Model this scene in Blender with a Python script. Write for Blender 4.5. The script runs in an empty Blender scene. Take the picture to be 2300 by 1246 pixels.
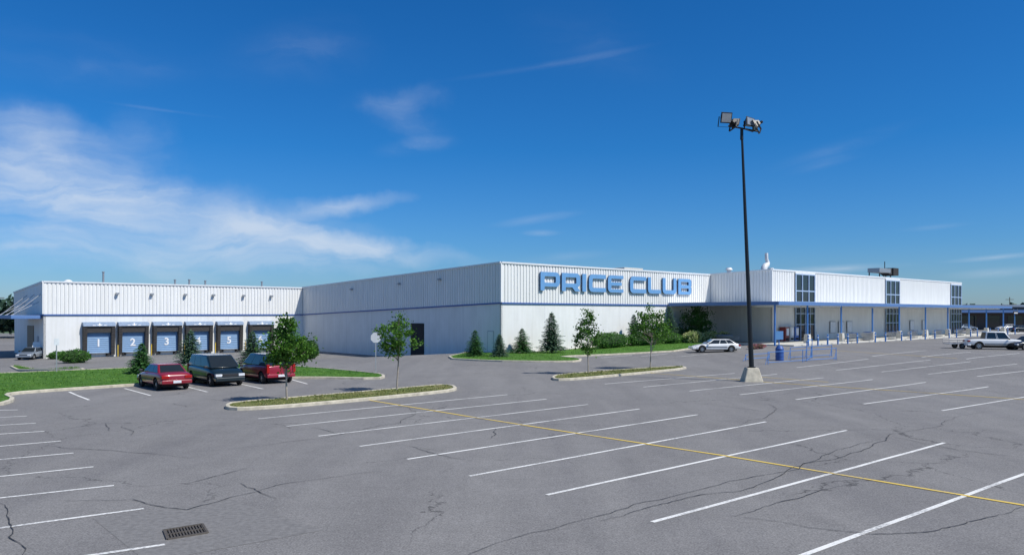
import bpy, bmesh, math, random
from mathutils import Vector, Matrix, noise
from mathutils.geometry import tessellate_polygon
random.seed(7)
scene=bpy.context.scene
COL=scene.collection
# ------------------------------------------------------------------ survey data
F=1714.0; CX=1150.0; HZ=705.0; H=4.0         # focal length / horizon of the survey photo, eye height
IX,IY=-29.7,108.4                             # inner corner of the building
WX,WY=-.748,-.664                             # along the loading-dock wall
NX,NY=.664,-.748                              # outward normal of the front walls
def ss(a,b,x):
    t=max(0,min(1,(x-a)/(b-a))); return t*t*(3-2*t)
def sd(x,y):
    rx,ry=x-IX,y-IY
    return rx*WX+ry*WY, rx*NX+ry*NY
def gz(x,y):
    s,d=sd(x,y)
    dip=-1.1*(1-ss(22,41,d))*(1-ss(38,62,s))*(1-ss(2,12,-s))
    rise=.5*ss(0,1,(x+.6*y-48)/28)*(1-ss(150,260,y))
    return dip+rise
def LW(s,d,z=None):
    x=IX+s*WX+d*NX; y=IY+s*WY+d*NY
    return Vector((x,y,gz(x,y) if z is None else z))
def P(px,py):
    r=(px-CX)/F; k=(py-HZ)/F
    Y=4.0; st=.25
    while Y<500:
        if H-k*Y-gz(r*Y,Y)<=0: break
        Y+=st
    lo,hi=Y-st,Y
    for _ in range(20):
        m=(lo+hi)/2
        if H-k*m-gz(r*m,m)<=0: hi=m
        else: lo=m
    return Vector((r*hi,hi,gz(r*hi,hi)))
# ------------------------------------------------------------------ helpers
class MB:
    def __init__(s): s.v=[];s.f=[];s.m=[]
    def add(s,vs,fs,mi=0):
        o=len(s.v); s.v+= [tuple(v) for v in vs]
        for f in fs: s.f.append(tuple(o+i for i in f)); s.m.append(mi)
    def box(s,x0,x1,y0,y1,z0,z1,mi=0,M=None):
        vs=[Vector((x,y,z)) for z in (z0,z1) for x,y in ((x0,y0),(x1,y0),(x1,y1),(x0,y1))]
        if M: vs=[M@v for v in vs]
        s.add(vs,[(0,3,2,1),(4,5,6,7),(0,1,5,4),(1,2,6,5),(2,3,7,6),(3,0,4,7)],mi)
    def hexa(s,vs,mi=0):
        s.add(vs,[(0,3,2,1),(4,5,6,7),(0,1,5,4),(1,2,6,5),(2,3,7,6),(3,0,4,7)],mi)
    def cyl(s,p0,p1,r0,r1=None,n=8,mi=0,caps=True):
        p0=Vector(p0);p1=Vector(p1); r1=r0 if r1 is None else r1
        d=(p1-p0).normalized(); a=d.orthogonal().normalized(); b=d.cross(a)
        vs=[]
        for p,r in ((p0,r0),(p1,r1)):
            for i in range(n):
                t=2*math.pi*i/n; vs.append(p+a*(r*math.cos(t))+b*(r*math.sin(t)))
        fs=[(i,(i+1)%n,n+(i+1)%n,n+i) for i in range(n)]
        if caps: fs+=[tuple(range(n-1,-1,-1)),tuple(range(n,2*n))]
        s.add(vs,fs,mi)
    def tube(s,pts,rs,n=12,mi=0):
        pts=[Vector(p) for p in pts]; o=len(s.v); N=len(pts)
        for i,p in enumerate(pts):
            d=(pts[min(i+1,N-1)]-pts[max(i-1,0)]).normalized(); a=Vector((0,1,0)); b=d.cross(a).normalized()
            for k in range(n):
                t=2*math.pi*k/n; s.v.append(tuple(p+a*(rs[i]*math.cos(t))+b*(rs[i]*math.sin(t))))
        for i in range(N-1):
            for k in range(n): s.f.append((o+i*n+k,o+i*n+(k+1)%n,o+(i+1)*n+(k+1)%n,o+(i+1)*n+k)); s.m.append(mi)
        s.f.append(tuple(o+(N-1)*n+k for k in range(n))); s.m.append(mi)
    def build(s,name,mats,parent=None,loc=None,smooth=False,bevel=0,rot=None,sharp=35):
        me=bpy.data.meshes.new(name); me.from_pydata(s.v,[],s.f)
        if not isinstance(mats,(list,tuple)): mats=[mats]
        for m in mats: me.materials.append(m)
        me.polygons.foreach_set('material_index',s.m)
        if smooth:
            me.polygons.foreach_set('use_smooth',[True]*len(s.f))
            me.set_sharp_from_angle(angle=math.radians(sharp))
        me.update()
        ob=bpy.data.objects.new(name,me); COL.objects.link(ob)
        if parent: ob.parent=parent
        if loc is not None: ob.location=loc
        if rot is not None: ob.rotation_euler=rot
        if bevel:
            b=ob.modifiers.new('b','BEVEL'); b.width=bevel; b.segments=2; b.limit_method='ANGLE'
        return ob
def thing(name,loc,label,cat,rz=0,group=None):
    e=bpy.data.objects.new(name,None); COL.objects.link(e); e.location=loc; e.rotation_euler=(0,0,rz)
    e.empty_display_size=.3
    e['label']=label; e['category']=cat
    if group: e['group']=group
    return e
def tag(o,label,cat,group=None):
    o['label']=label;o['category']=cat
    if group:o['group']=group
    return o
def copy_thing(src,loc,rz=None,label=None,scale=None):
    def rec(o,par):
        c=o.copy(); COL.objects.link(c)
        if par: c.parent=par
        for ch in o.children: rec(ch,c)
        return c
    n=rec(src,None); n.location=loc
    if rz is not None: n.rotation_euler=(0,0,rz)
    if label: n['label']=label
    if scale: n.scale=(scale,)*3
    return n
# ------------------------------------------------------------------ materials
def nt(m):
    m.use_nodes=True; return m.node_tree
def pmat(name,col,rough=.6,metal=0,var=.12,scale=4,bump=0,bscale=40,coat=0,spec=.5,streak=0,zs=1):
    m=bpy.data.materials.new(name); t=nt(m); b=t.nodes['Principled BSDF']
    b.inputs['Roughness'].default_value=rough; b.inputs['Metallic'].default_value=metal
    b.inputs['Coat Weight'].default_value=coat; b.inputs['Coat Roughness'].default_value=.08
    b.inputs['Specular IOR Level'].default_value=spec
    tc=t.nodes.new('ShaderNodeTexCoord'); mp=t.nodes.new('ShaderNodeMapping'); mp.inputs['Scale'].default_value=(1,1,zs)
    t.links.new(tc.outputs['Object'],mp.inputs[0])
    n=t.nodes.new('ShaderNodeTexNoise'); n.inputs['Scale'].default_value=scale; n.inputs['Detail'].default_value=5; n.inputs['Roughness'].default_value=.62
    t.links.new(mp.outputs[0],n.inputs['Vector'])
    r=t.nodes.new('ShaderNodeValToRGB'); r.color_ramp.elements[0].position=.3; r.color_ramp.elements[1].position=.7
    c=Vector(col[:3]); r.color_ramp.elements[0].color=(*(c*(1-var)),1); r.color_ramp.elements[1].color=(*(c*(1+var*.6)),1)
    t.links.new(n.outputs['Fac'],r.inputs[0]); out=r.outputs[0]
    if streak:   # vertical weather streaks
        m2=t.nodes.new('ShaderNodeMapping'); m2.inputs['Scale'].default_value=(3.5,3.5,.12); t.links.new(tc.outputs['Object'],m2.inputs[0])
        n3=t.nodes.new('ShaderNodeTexNoise'); n3.inputs['Scale'].default_value=1; n3.inputs['Detail'].default_value=6; n3.inputs['Roughness'].default_value=.7; t.links.new(m2.outputs[0],n3.inputs['Vector'])
        r3=t.nodes.new('ShaderNodeValToRGB'); r3.color_ramp.elements[0].position=.36; r3.color_ramp.elements[1].position=.6; k=1-streak
        r3.color_ramp.elements[0].color=(k,k,k*.98,1); r3.color_ramp.elements[1].color=(1,1,1,1); t.links.new(n3.outputs[0],r3.inputs[0])
        x=t.nodes.new('ShaderNodeMix'); x.data_type='RGBA'; x.blend_type='MULTIPLY'; x.inputs[0].default_value=1; t.links.new(out,x.inputs[6]); t.links.new(r3.outputs[0],x.inputs[7]); out=x.outputs[2]
    t.links.new(out,b.inputs['Base Color'])
    if bump:
        n2=t.nodes.new('ShaderNodeTexNoise'); n2.inputs['Scale'].default_value=bscale; n2.inputs['Detail'].default_value=4
        t.links.new(tc.outputs['Object'],n2.inputs['Vector'])
        bp=t.nodes.new('ShaderNodeBump'); bp.inputs['Strength'].default_value=bump; bp.inputs['Distance'].default_value=.02
        t.links.new(n2.outputs['Fac'],bp.inputs['Height']); t.links.new(bp.outputs[0],b.inputs['Normal'])
    return m
def leafmat(name,dark,light,trans=.3):
    m=bpy.data.materials.new(name); t=nt(m); b=t.nodes['Principled BSDF']
    g=t.nodes.new('ShaderNodeNewGeometry'); r=t.nodes.new('ShaderNodeValToRGB')
    r.color_ramp.elements[0].color=(*dark,1); r.color_ramp.elements[1].color=(*light,1)
    t.links.new(g.outputs['Random Per Island'],r.inputs[0]); t.links.new(r.outputs[0],b.inputs['Base Color'])
    b.inputs['Roughness'].default_value=.5; b.inputs['Specular IOR Level'].default_value=.3
    tr=t.nodes.new('ShaderNodeBsdfTranslucent'); mx=t.nodes.new('ShaderNodeMixShader'); mx.inputs[0].default_value=trans
    t.links.new(r.outputs[0],tr.inputs[0]); t.links.new(b.outputs[0],mx.inputs[1]); t.links.new(tr.outputs[0],mx.inputs[2])
    t.links.new(mx.outputs[0],t.nodes['Material Output'].inputs[0])
    return m
M_white=pmat('white_cladding',(.80,.80,.78),.5,var=.06,scale=1.5,zs=.15,streak=.06)
M_wall=pmat('painted_concrete',(.78,.78,.76),.75,var=.07,scale=.7,zs=.5,bump=.15,bscale=12,streak=.06)
M_joint=pmat('joint_sealant',(.45,.46,.48),.8)
M_blue=pmat('blue_trim',(.035,.10,.33),.5,var=.1)
M_fascia=pmat('blue_fascia',(.10,.20,.42),.5,var=.1)
M_head_=pmat('dock_header_blue',(.20,.28,.40),.6,var=.2)
M_ltblue=pmat('light_blue_letters',(.14,.33,.60),.5,var=.08,scale=2)
M_rail=pmat('blue_rail_paint',(.07,.22,.55),.45)
M_navy=pmat('letter_sides',(.015,.045,.14),.5)
M_door=pmat('blue_roller_door',(.19,.32,.50),.5,var=.15,scale=3,zs=3)
M_black=pmat('black_rubber',(.02,.02,.02),.8)
M_dark=pmat('dark_fabric',(.035,.033,.033),.9,var=.3)
M_tan=pmat('shelter_fabric',(.065,.060,.057),.9,var=.3)
M_yellow=pmat('safety_yellow',(.7,.48,.05),.5)
M_roof=pmat('roof_membrane',(.3,.3,.3),.9)
M_glass=pmat('dark_glass',(.012,.016,.02),.06,var=.1,spec=.8)
M_carglass=pmat('car_glass',(.015,.02,.022),.05,var=.1,spec=.8)
M_frame=pmat('white_metal_trim',(.72,.74,.75),.45)
M_wframe=pmat('window_frame',(.36,.48,.66),.45)
M_steel=pmat('galvanised_steel',(.42,.43,.44),.45,metal=.6)
M_pole=pmat('black_pole_paint',(.008,.009,.010),.4,var=.2)
M_conc=pmat('kerb_concrete',(.56,.51,.40),.9,var=.3,scale=3,bump=.4,bscale=30)
M_concw=pmat('pale_concrete',(.60,.58,.52),.85,var=.15,scale=3,bump=.3)
M_lens=pmat('flood_lens',(.35,.38,.4),.15,metal=.3)
M_bark=pmat('bark',(.16,.13,.10),.9,var=.3,scale=9)
M_bark2=pmat('young_bark',(.36,.31,.26),.9,var=.3,scale=9)
M_leaf=leafmat('maple_leaf',(.03,.10,.012),(.14,.30,.04),.35)
M_leafd=leafmat('dark_leaf',(.02,.075,.015),(.08,.20,.035))
M_conif=leafmat('spruce_needle',(.045,.10,.06),(.16,.26,.16),.15)
M_cedar=leafmat('cedar_needle',(.03,.10,.03),(.11,.26,.075),.15)
M_hedge=leafmat('hedge_leaf',(.035,.11,.02),(.14,.32,.055))
M_flower=leafmat('cream_flower',(.12,.25,.03),(.75,.72,.38),.2)
M_pink=leafmat('pink_flower',(.06,.16,.03),(.7,.18,.3),.2)
M_farwood=leafmat('far_leaf',(.02,.05,.03),(.06,.11,.07),.1)
M_dry=leafmat('dry_grass_blade',(.09,.14,.03),(.33,.31,.11),.2)
M_blade=leafmat('grass_blade',(.05,.13,.018),(.15,.30,.045),.2)
M_tyre=pmat('tyre',(.02,.02,.02),.85)
M_rim=pmat('wheel_rim',(.45,.46,.47),.3,metal=.7)
M_under=pmat('underbody',(.01,.01,.01),.9)
M_tail=pmat('tail_lamp',(.35,.01,.01),.15)
M_head=pmat('head_lamp',(.7,.72,.74),.1)
M_plate=pmat('number_plate',(.7,.72,.75),.4)
M_blackpl=pmat('black_plastic',(.025,.025,.027),.5)
def paintmat(name,col,wear):
    m=bpy.data.materials.new(name); t=nt(m); b=t.nodes['Principled BSDF']; b.inputs['Roughness'].default_value=.8
    tc=t.nodes.new('ShaderNodeTexCoord'); n=t.nodes.new('ShaderNodeTexNoise'); n.inputs['Scale'].default_value=14; n.inputs['Detail'].default_value=8; n.inputs['Roughness'].default_value=.75
    n3=t.nodes.new('ShaderNodeTexNoise'); n3.inputs['Scale'].default_value=.6; n3.inputs['Detail'].default_value=3
    ad=t.nodes.new('ShaderNodeMath'); ad.operation='MULTIPLY_ADD'; ad.inputs[1].default_value=.6
    r=t.nodes.new('ShaderNodeValToRGB'); r.color_ramp.elements[0].position=wear-.06; r.color_ramp.elements[1].position=wear+.16
    r.color_ramp.elements[0].color=(.27,.27,.27,1); r.color_ramp.elements[1].color=(*col,1)
    t.links.new(tc.outputs['Object'],n.inputs['Vector']); t.links.new(tc.outputs['Object'],n3.inputs['Vector'])
    t.links.new(n3.outputs['Fac'],ad.inputs[0]); t.links.new(n.outputs['Fac'],ad.inputs[2])
    t.links.new(ad.outputs[0],r.inputs[0]); t.links.new(r.outputs[0],b.inputs['Base Color'])
    return m
M_pw=paintmat('white_road_paint',(.78,.77,.73),.66)
M_py=paintmat('yellow_road_paint',(.70,.50,.10),.62)
def asphalt():
    m=bpy.data.materials.new('asphalt'); t=nt(m); b=t.nodes['Principled BSDF']; L=t.links.new
    b.inputs['Roughness'].default_value=.85; b.inputs['Specular IOR Level'].default_value=.25
    tc=t.nodes.new('ShaderNodeTexCoord')
    def N(sc,det=5,ro=.6,dist=0,vec=None):
        n=t.nodes.new('ShaderNodeTexNoise'); n.inputs['Scale'].default_value=sc; n.inputs['Detail'].default_value=det; n.inputs['Roughness'].default_value=ro; n.inputs['Distortion'].default_value=dist
        L(vec or tc.outputs['Object'],n.inputs['Vector']); return n
    def ramp(src,p0,c0,p1,c1):
        r=t.nodes.new('ShaderNodeValToRGB'); e=r.color_ramp.elements; e[0].position=p0;e[1].position=p1;e[0].color=(*c0,1);e[1].color=(*c1,1); L(src,r.inputs[0]); return r
    def mix(a,b_,fac=1,mode='MULTIPLY'):
        x=t.nodes.new('ShaderNodeMix'); x.data_type='RGBA'; x.blend_type=mode
        if isinstance(fac,float) or isinstance(fac,int): x.inputs[0].default_value=fac
        else: L(fac,x.inputs[0])
        L(a,x.inputs[6])
        if isinstance(b_,tuple): x.inputs[7].default_value=(*b_,1)
        else: L(b_,x.inputs[7])
        return x.outputs[2]
    big=ramp(N(.07,6,.6,.4).outputs[0],.32,(.212,.204,.196),.68,(.245,.237,.228))
    mid=ramp(N(.9,6,.7,.3).outputs[0],.3,(.91,.91,.91),.7,(1.06,1.06,1.06))
    fine=ramp(N(26,3,.8).outputs[0],.3,(.50,.50,.51),.72,(1.5,1.5,1.49))
    grit=ramp(N(7,4,.8).outputs[0],.3,(.84,.84,.84),.7,(1.13,1.13,1.13))
    c=mix(big.outputs[0],mid.outputs[0]); c=mix(c,fine.outputs[0]); c=mix(c,grit.outputs[0])
    mp=t.nodes.new('ShaderNodeMapping'); mp.inputs['Rotation'].default_value=(0,0,math.radians(41)); mp.inputs['Scale'].default_value=(.5,.06,1); mp.vector_type='POINT'
    L(tc.outputs['Object'],mp.inputs[0])
    st=ramp(N(1,5,.6,0,mp.outputs[0]).outputs[0],.4,(.90,.90,.91),.62,(1.02,1.02,1.02)); c=mix(c,st.outputs[0])
    mp2=t.nodes.new('ShaderNodeMapping'); mp2.inputs['Rotation'].default_value=(0,0,math.radians(-41)); mp2.inputs['Scale'].default_value=(.9,.035,1)
    L(tc.outputs['Object'],mp2.inputs[0]); tk=ramp(N(1,4,.6,.2,mp2.outputs[0]).outputs[0],.55,(1,1,1),.72,(.94,.94,.95)); c=mix(c,tk.outputs[0])
    oil=ramp(N(.55,3,.5,1.0).outputs[0],.71,(1,1,1),.78,(.86,.86,.87)); c=mix(c,oil.outputs[0])
    wn=N(.5,5,.65); ws=t.nodes.new('ShaderNodeVectorMath'); ws.operation='MULTIPLY_ADD'; ws.inputs[1].default_value=(2.5,2.5,0)
    L(wn.outputs['Color'],ws.inputs[0]); L(tc.outputs['Object'],ws.inputs[2])
    vo=t.nodes.new('ShaderNodeTexVoronoi'); vo.feature='DISTANCE_TO_EDGE'; vo.inputs['Scale'].default_value=.13; L(ws.outputs[0],vo.inputs['Vector'])
    cr=ramp(vo.outputs['Distance'],.0006,(.4,.4,.4),.0022,(1,1,1))
    msk=ramp(N(.12,2).outputs[0],.46,(0,0,0),.52,(1,1,1))
    c=mix(c,cr.outputs[0],msk.outputs[0])
    sx=t.nodes.new('ShaderNodeVectorMath'); sx.operation='LENGTH'; L(tc.outputs['Object'],sx.inputs[0])
    far=t.nodes.new('ShaderNodeMapRange'); far.inputs[1].default_value=230; far.inputs[2].default_value=260; L(sx.outputs['Value'],far.inputs[0])
    c=mix(c,(.07,.13,.04),far.outputs[0],'MIX')
    L(c,b.inputs['Base Color'])
    bp=t.nodes.new('ShaderNodeBump'); bp.inputs['Strength'].default_value=.5; bp.inputs['Distance'].default_value=.01
    L(N(45,3,.8).outputs[0],bp.inputs['Height']); L(bp.outputs[0],b.inputs['Normal'])
    return m
M_asph=asphalt()
M_patch=pmat('asphalt_patch',(.20,.193,.186),.9,var=.28,scale=9,bump=.5,bscale=40)
M_crack=pmat('crack_filler',(.045,.045,.047),.8,var=.3)
def grassmat(name,a,b_,c_):
    m=bpy.data.materials.new(name); t=nt(m); b=t.nodes['Principled BSDF']; b.inputs['Roughness'].default_value=.9; b.inputs['Specular IOR Level'].default_value=.15
    tc=t.nodes.new('ShaderNodeTexCoord')
    n=t.nodes.new('ShaderNodeTexNoise'); n.inputs['Scale'].default_value=.6; n.inputs['Detail'].default_value=9; n.inputs['Roughness'].default_value=.75
    n2=t.nodes.new('ShaderNodeTexNoise'); n2.inputs['Scale'].default_value=30; n2.inputs['Detail'].default_value=3
    t.links.new(tc.outputs['Object'],n.inputs['Vector']); t.links.new(tc.outputs['Object'],n2.inputs['Vector'])
    r=t.nodes.new('ShaderNodeValToRGB'); e=r.color_ramp.elements; e[0].position=.32;e[0].color=(*a,1);e[1].position=.7;e[1].color=(*c_,1); k=e.new(.5);k.color=(*b_,1)
    t.links.new(n.outputs[0],r.inputs[0]); t.links.new(r.outputs[0],b.inputs['Base Color'])
    bp=t.nodes.new('ShaderNodeBump'); bp.inputs['Strength'].default_value=1; bp.inputs['Distance'].default_value=.06
    t.links.new(n2.outputs[0],bp.inputs['Height']); t.links.new(bp.outputs[0],b.inputs['Normal'])
    return m
M_grass=grassmat('lawn_grass',(.05,.13,.018),(.075,.185,.025),(.13,.24,.045))
M_drygrass=grassmat('dry_grass',(.09,.14,.03),(.17,.19,.06),(.30,.26,.13))
# ------------------------------------------------------------------ ground
def axis(lo,hi,inner0,inner1):
    a=[];x=inner0
    while x<=inner1: a.append(x); x+=1.0
    k=inner1; st=2.0
    while k<hi: k+=st; a.append(k); st*=1.5
    k=inner0; st=2.0
    while k>lo: k-=st; a.insert(0,k); st*=1.5
    return a
xs=axis(-6000,6000,-85,125); ys=axis(-800,8000,-4,150)
g=MB(); nx=len(xs)
g.v=[(x,y,gz(x,y)) for y in ys for x in xs]
for j in range(len(ys)-1):
    for i in range(nx-1):
        g.f.append((j*nx+i,j*nx+i+1,(j+1)*nx+i+1,(j+1)*nx+i)); g.m.append(0)
go=g.build('ground',M_asph,smooth=True); go['kind']='structure'
def strip(mb,pts,w,dz=.008,taper=False,seg=.8):
    out=[]
    for a,b in zip(pts[:-1],pts[1:]):
        n=max(1,int((b-a).length/seg))
        for i in range(n): out.append(a.lerp(b,i/n))
    out.append(pts[-1]); vs=[]
    n=len(out)
    for i,p in enumerate(out):
        t=(out[min(i+1,n-1)]-out[max(i-1,0)]); t.z=0; t.normalize(); q=Vector((-t.y,t.x,0))
        ww=w*.5*(1 if not taper else (.35+.65*math.sin(math.pi*min(1,max(0,i/(n-1)))))*random.uniform(.5,1.3))
        wob=0 if taper else .02*noise.noise(p*.4)
        for sg in (-1,1):
            c=p+q*(ww*sg+wob); vs.append((c.x,c.y,gz(c.x,c.y)+dz))
    mb.add(vs,[(2*i,2*i+1,2*i+3,2*i+2) for i in range(n-1)])
W=MB()
wl=[((580,940),(1140,886)),((643,957),(1227,896)),((715,979),(1321,908)),((808,1002),(1436,918)),((915,1031),(1566,931)),
((1055,1069),(1720,947)),((1228,1111),(1902,966)),((1465,1172),(2122,994)),((1740,1270),(2420,1020)),
((-160,925),(40,920)),((-160,945),(60,934)),((-160,964),(80,950)),((-160,985),(100,968)),((-160,1016),(137,990)),((-160,1046),(165,1017)),
((-160,1086),(210,1048)),((-160,1135),(256,1090)),((-160,1207),(323,1142)),((100,1262),(370,1222)),
((1358,862),(1650,838)),((1445,869),(1745,840)),((1548,878),(1850,848)),((1662,886),(1960,852)),((1788,897),(2080,858)),((1940,907),(2220,868)),((2115,922),(2400,873)),
((1790,825),(1950,806)),((1878,831),(2090,808)),((1980,835),(2180,812)),((2085,840),(2285,817)),((2195,845),(2400,822)),((2070,802),(2180,790)),((2170,806),(2290,793)),((1960,800),(2080,787)),
((155,880),(200,898)),((280,872),(338,888)),((418,868),(466,880)),((540,862),(590,873)),((655,852),(690,862)),
((1440,800),(1500,794)),((1350,803),(1420,797)),((1520,801),(1590,795))]
for a,b in wl: strip(W,[P(*a),P(*b)],.115)
o=W.build('white_road_markings',M_pw); o['kind']='structure'
Yl=MB()
for pts in [[(820,897),(1040,933),(1250,966),(1630,1024),(1900,1068),(2170,1113),(2420,1154)],[(1440,836),(1600,848),(1745,860),(2020,878),(2300,897),(2500,910)],[(1870,787),(2000,795),(2150,805)],[(1700,846),(1860,858)]]:
    strip(Yl,[P(*p) for p in pts],.125,.012)
o=Yl.build('yellow_road_markings',M_py); o['kind']='structure'
def fract(pts,n,amp):
    for _ in range(n):
        o=[pts[0]]
        for a,b in zip(pts[:-1],pts[1:]):
            m=(a+b)/2; l=(b-a).length
            m+=Vector((random.gauss(0,1),random.gauss(0,1),0))*l*amp
            o+=[m,b]
        pts=o
    return pts
C=MB()
for c in [[(1000,1260),(1300,1170),(1640,1080),(1760,1060),(1940,1010),(2000,975),(2120,955),(2230,925)],
 [(1640,1157),(1820,1185),(1960,1200),(2080,1195),(2230,1160),(2330,1130)],[(0,1130),(25,1180),(45,1260)],
 [(130,1122),(300,1122),(420,1145),(620,1090),(860,1058)],[(540,1085),(620,1120)],[(235,950),(245,968)],[(275,955),(295,978)],
 [(920,1002),(1060,1035)],[(390,905),(425,915)],[(1650,1160),(1790,1120),(1930,1085)],[(430,1015),(720,985),(900,950),(1000,905)],
 [(2000,980),(2150,1010),(2320,1032)],[(1560,905),(1690,920),(1745,930)],[(1650,960),(1740,925),(1730,905)],[(1100,985),(1115,975),(1112,962)],[(700,960),(775,975)],
 [(1880,900),(2060,925)],[(30,1000),(220,1010),(430,1030)],[(400,1090),(560,1050)],[(1980,985),(1880,1010),(1700,1090),(1500,1130),(1350,1170)]]:
    strip(C,fract([P(*p) for p in c],4,.05),.024,.016,True,.4)
o=C.build('asphalt_cracks',M_crack); o['kind']='structure'
pt=MB(); pp=[P(*q) for q in ((210,1165),(520,1120),(725,1190),(330,1262))]
pt.add([(p.x,p.y,p.z+.004) for p in pp],[(0,1,2,3)]); o=pt.build('asphalt_patch',M_patch); o['kind']='structure'
# storm drain
q=[P(*a) for a in ((368,1192),(454,1178),(466,1197),(376,1212))]
cen=sum(q,Vector())/4
e=thing('storm_drain',cen,'dark rectangular iron grating set in the asphalt','drain')
M_rust=pmat('dark_iron',(.09,.078,.066),.8,var=.4,scale=20)
mb=MB(); mb.add([(p-cen)+Vector((0,0,.006)) for p in q],[(0,3,2,1)]); mb.build('pit',M_under,e)
mb=MB()
for i in range(13):
    a=q[0].lerp(q[1],(i+.5)/13)-cen; b=q[3].lerp(q[2],(i+.5)/13)-cen
    mb.cyl(a+Vector((0,0,.012)),b+Vector((0,0,.012)),.018,n=4)
for i in range(4):
    mb.cyl(q[i]-cen+Vector((0,0,.012)),q[(i+1)%4]-cen+Vector((0,0,.012)),.03,n=4)
mb.cyl(q[0].lerp(q[3],.5)-cen+Vector((0,0,.015)),q[1].lerp(q[2],.5)-cen+Vector((0,0,.015)),.02,n=4)
mb.build('grating',M_rust,e)
# islands
def chaikin(pts,n=2):
    for _ in range(n):
        o=[]
        for a,b in zip(pts,pts[1:]+pts[:1]): o+=[a*.78+b*.22,a*.22+b*.78]
        pts=o
    return pts
def island(pts,kname,lname,gm,kw=.17,kh=.14,kerb=True,n=2,blades=0,bm=None,bh=.12):
    pts=[Vector((p.x,p.y,0)) for p in pts]
    pts=chaikin(pts,n)
    ar=sum(a.x*b.y-b.x*a.y for a,b in zip(pts,pts[1:]+pts[:1]))
    if ar<0: pts.reverse()
    N=len(pts)
    def inset(ps,w):
        r=[]
        for i in range(N):
            t=(ps[(i+1)%N]-ps[i-1]).normalized(); r.append(ps[i]+Vector((-t.y,t.x,0))*w)
        return r
    i1=inset(pts,.03); i2=inset(pts,kw)
    def z(p,h): return (p.x,p.y,gz(p.x,p.y)+h)
    mb=MB(); vs=[z(p,-.1) for p in pts]+[z(p,kh-.02) for p in pts]+[z(p,kh) for p in i1]+[z(p,kh) for p in i2]+[z(p,-.1) for p in i2]
    fs=[]
    for k in range(4):
        for i in range(N):
            j=(i+1)%N; fs.append((k*N+i,k*N+j,(k+1)*N+j,(k+1)*N+i))
    if kerb:
        mb.add(vs,fs); o=mb.build(kname,M_conc); o['kind']='structure'
    gp=i2 if kerb else pts
    tri=tessellate_polygon([gp]); mb=MB(); mb.add([z(p,kh-.03) for p in gp],[t for t in tri])
    o=mb.build(lname,gm)
    bmh=bmesh.new(); bmh.from_mesh(o.data); bmesh.ops.recalc_face_normals(bmh,faces=bmh.faces)
    for f in bmh.faces:
        if f.normal.z<0: f.normal_flip()
    for _ in range(3):
        es=[e_ for e_ in bmh.edges if e_.calc_length()>3]
        if not es: break
        bmesh.ops.subdivide_edges(bmh,edges=es,cuts=1)
        bmesh.ops.triangulate(bmh,faces=bmh.faces)
    for v in bmh.verts: v.co.z=gz(v.co.x,v.co.y)+kh-.03
    bmh.to_mesh(o.data); bmh.free(); o['kind']='structure'
    if blades:
        tr=[(Vector(o.data.vertices[p.vertices[0]].co),Vector(o.data.vertices[p.vertices[1]].co),Vector(o.data.vertices[p.vertices[2]].co),p.area) for p in o.data.polygons if len(p.vertices)==3]
        ws=[t[3] for t in tr]; mb=MB()
        for t in random.choices(tr,ws,k=blades):
            a,b=random.random(),random.random()
            if a+b>1:a,b=1-a,1-b
            p=t[0]+(t[1]-t[0])*a+(t[2]-t[0])*b
            if noise.noise(p*1.2)<-.15: continue
            an=random.uniform(0,6.3); dx=Vector((math.cos(an),math.sin(an),0))*random.uniform(.012,.03)
            tip=p+Vector((random.gauss(0,.04),random.gauss(0,.04),random.uniform(.4,1.2)*bh))
            mb.add([p-dx,p+dx,tip],[(0,1,2)])
        q_=mb.build('grass',bm or M_blade); q_['kind']='stuff'
    return pts
island([P(*a) for a in ((505,914),(520,908),(700,893),(893,876),(985,867),(1020,869),(1028,876),(1000,882),(800,902),(640,916),(540,922),(508,920))],'kerb','island_grass',M_drygrass,blades=3000,bm=M_dry,n=1,bh=.08)
island([P(*a) for a in ((1238,850),(1250,844),(1400,832),(1530,824),(1545,829),(1440,840),(1290,854),(1245,855))],'kerb','island_grass',M_drygrass,blades=2500,bm=M_dry,n=1,bh=.10)
island([P(*a) for a in ((-260,852),(0,841),(240,831),(420,823),(560,820),(700,827),(850,841),(868,847),(850,853),(700,850),(560,852),(310,866),(60,883),(14,889),(38,900),(0,912),(-260,940))],'kerb','lawn',M_grass,blades=14000,n=1,bh=.08)
island([P(992,806),P(1100,812),P(1230,814),P(1302,813),P(1308,807),P(1250,802),P(1400,796),P(1545,788),LW(-27,49),LW(-34,49),LW(-35.5,43.25),LW(-20,43.25),LW(-2,43.25),LW(.15,43.2),LW(.15,38)],'kerb','lawn',M_grass,blades=8000,n=1,bh=.10)
island([LW(37.5,14),LW(37.2,39),LW(36.4,40),LW(36.2,38),LW(36.0,14)],'kerb','verge_grass',M_grass,n=1,blades=1000,bh=.2)
mb=MB()
for i in range(0,84,2):
    s0=-28-i; s1=s0-2
    a,b,c,d=LW(s0,59.2),LW(s1,59.2),LW(s1,52.0),LW(s0,52.0)
    v=[a,b,c,d]; mb.hexa([Vector((p.x,p.y,p.z-.1)) for p in v]+[Vector((p.x,p.y,p.z+.14)) for p in v])
o=mb.build('pavement',M_concw); o['kind']='structure'
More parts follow.
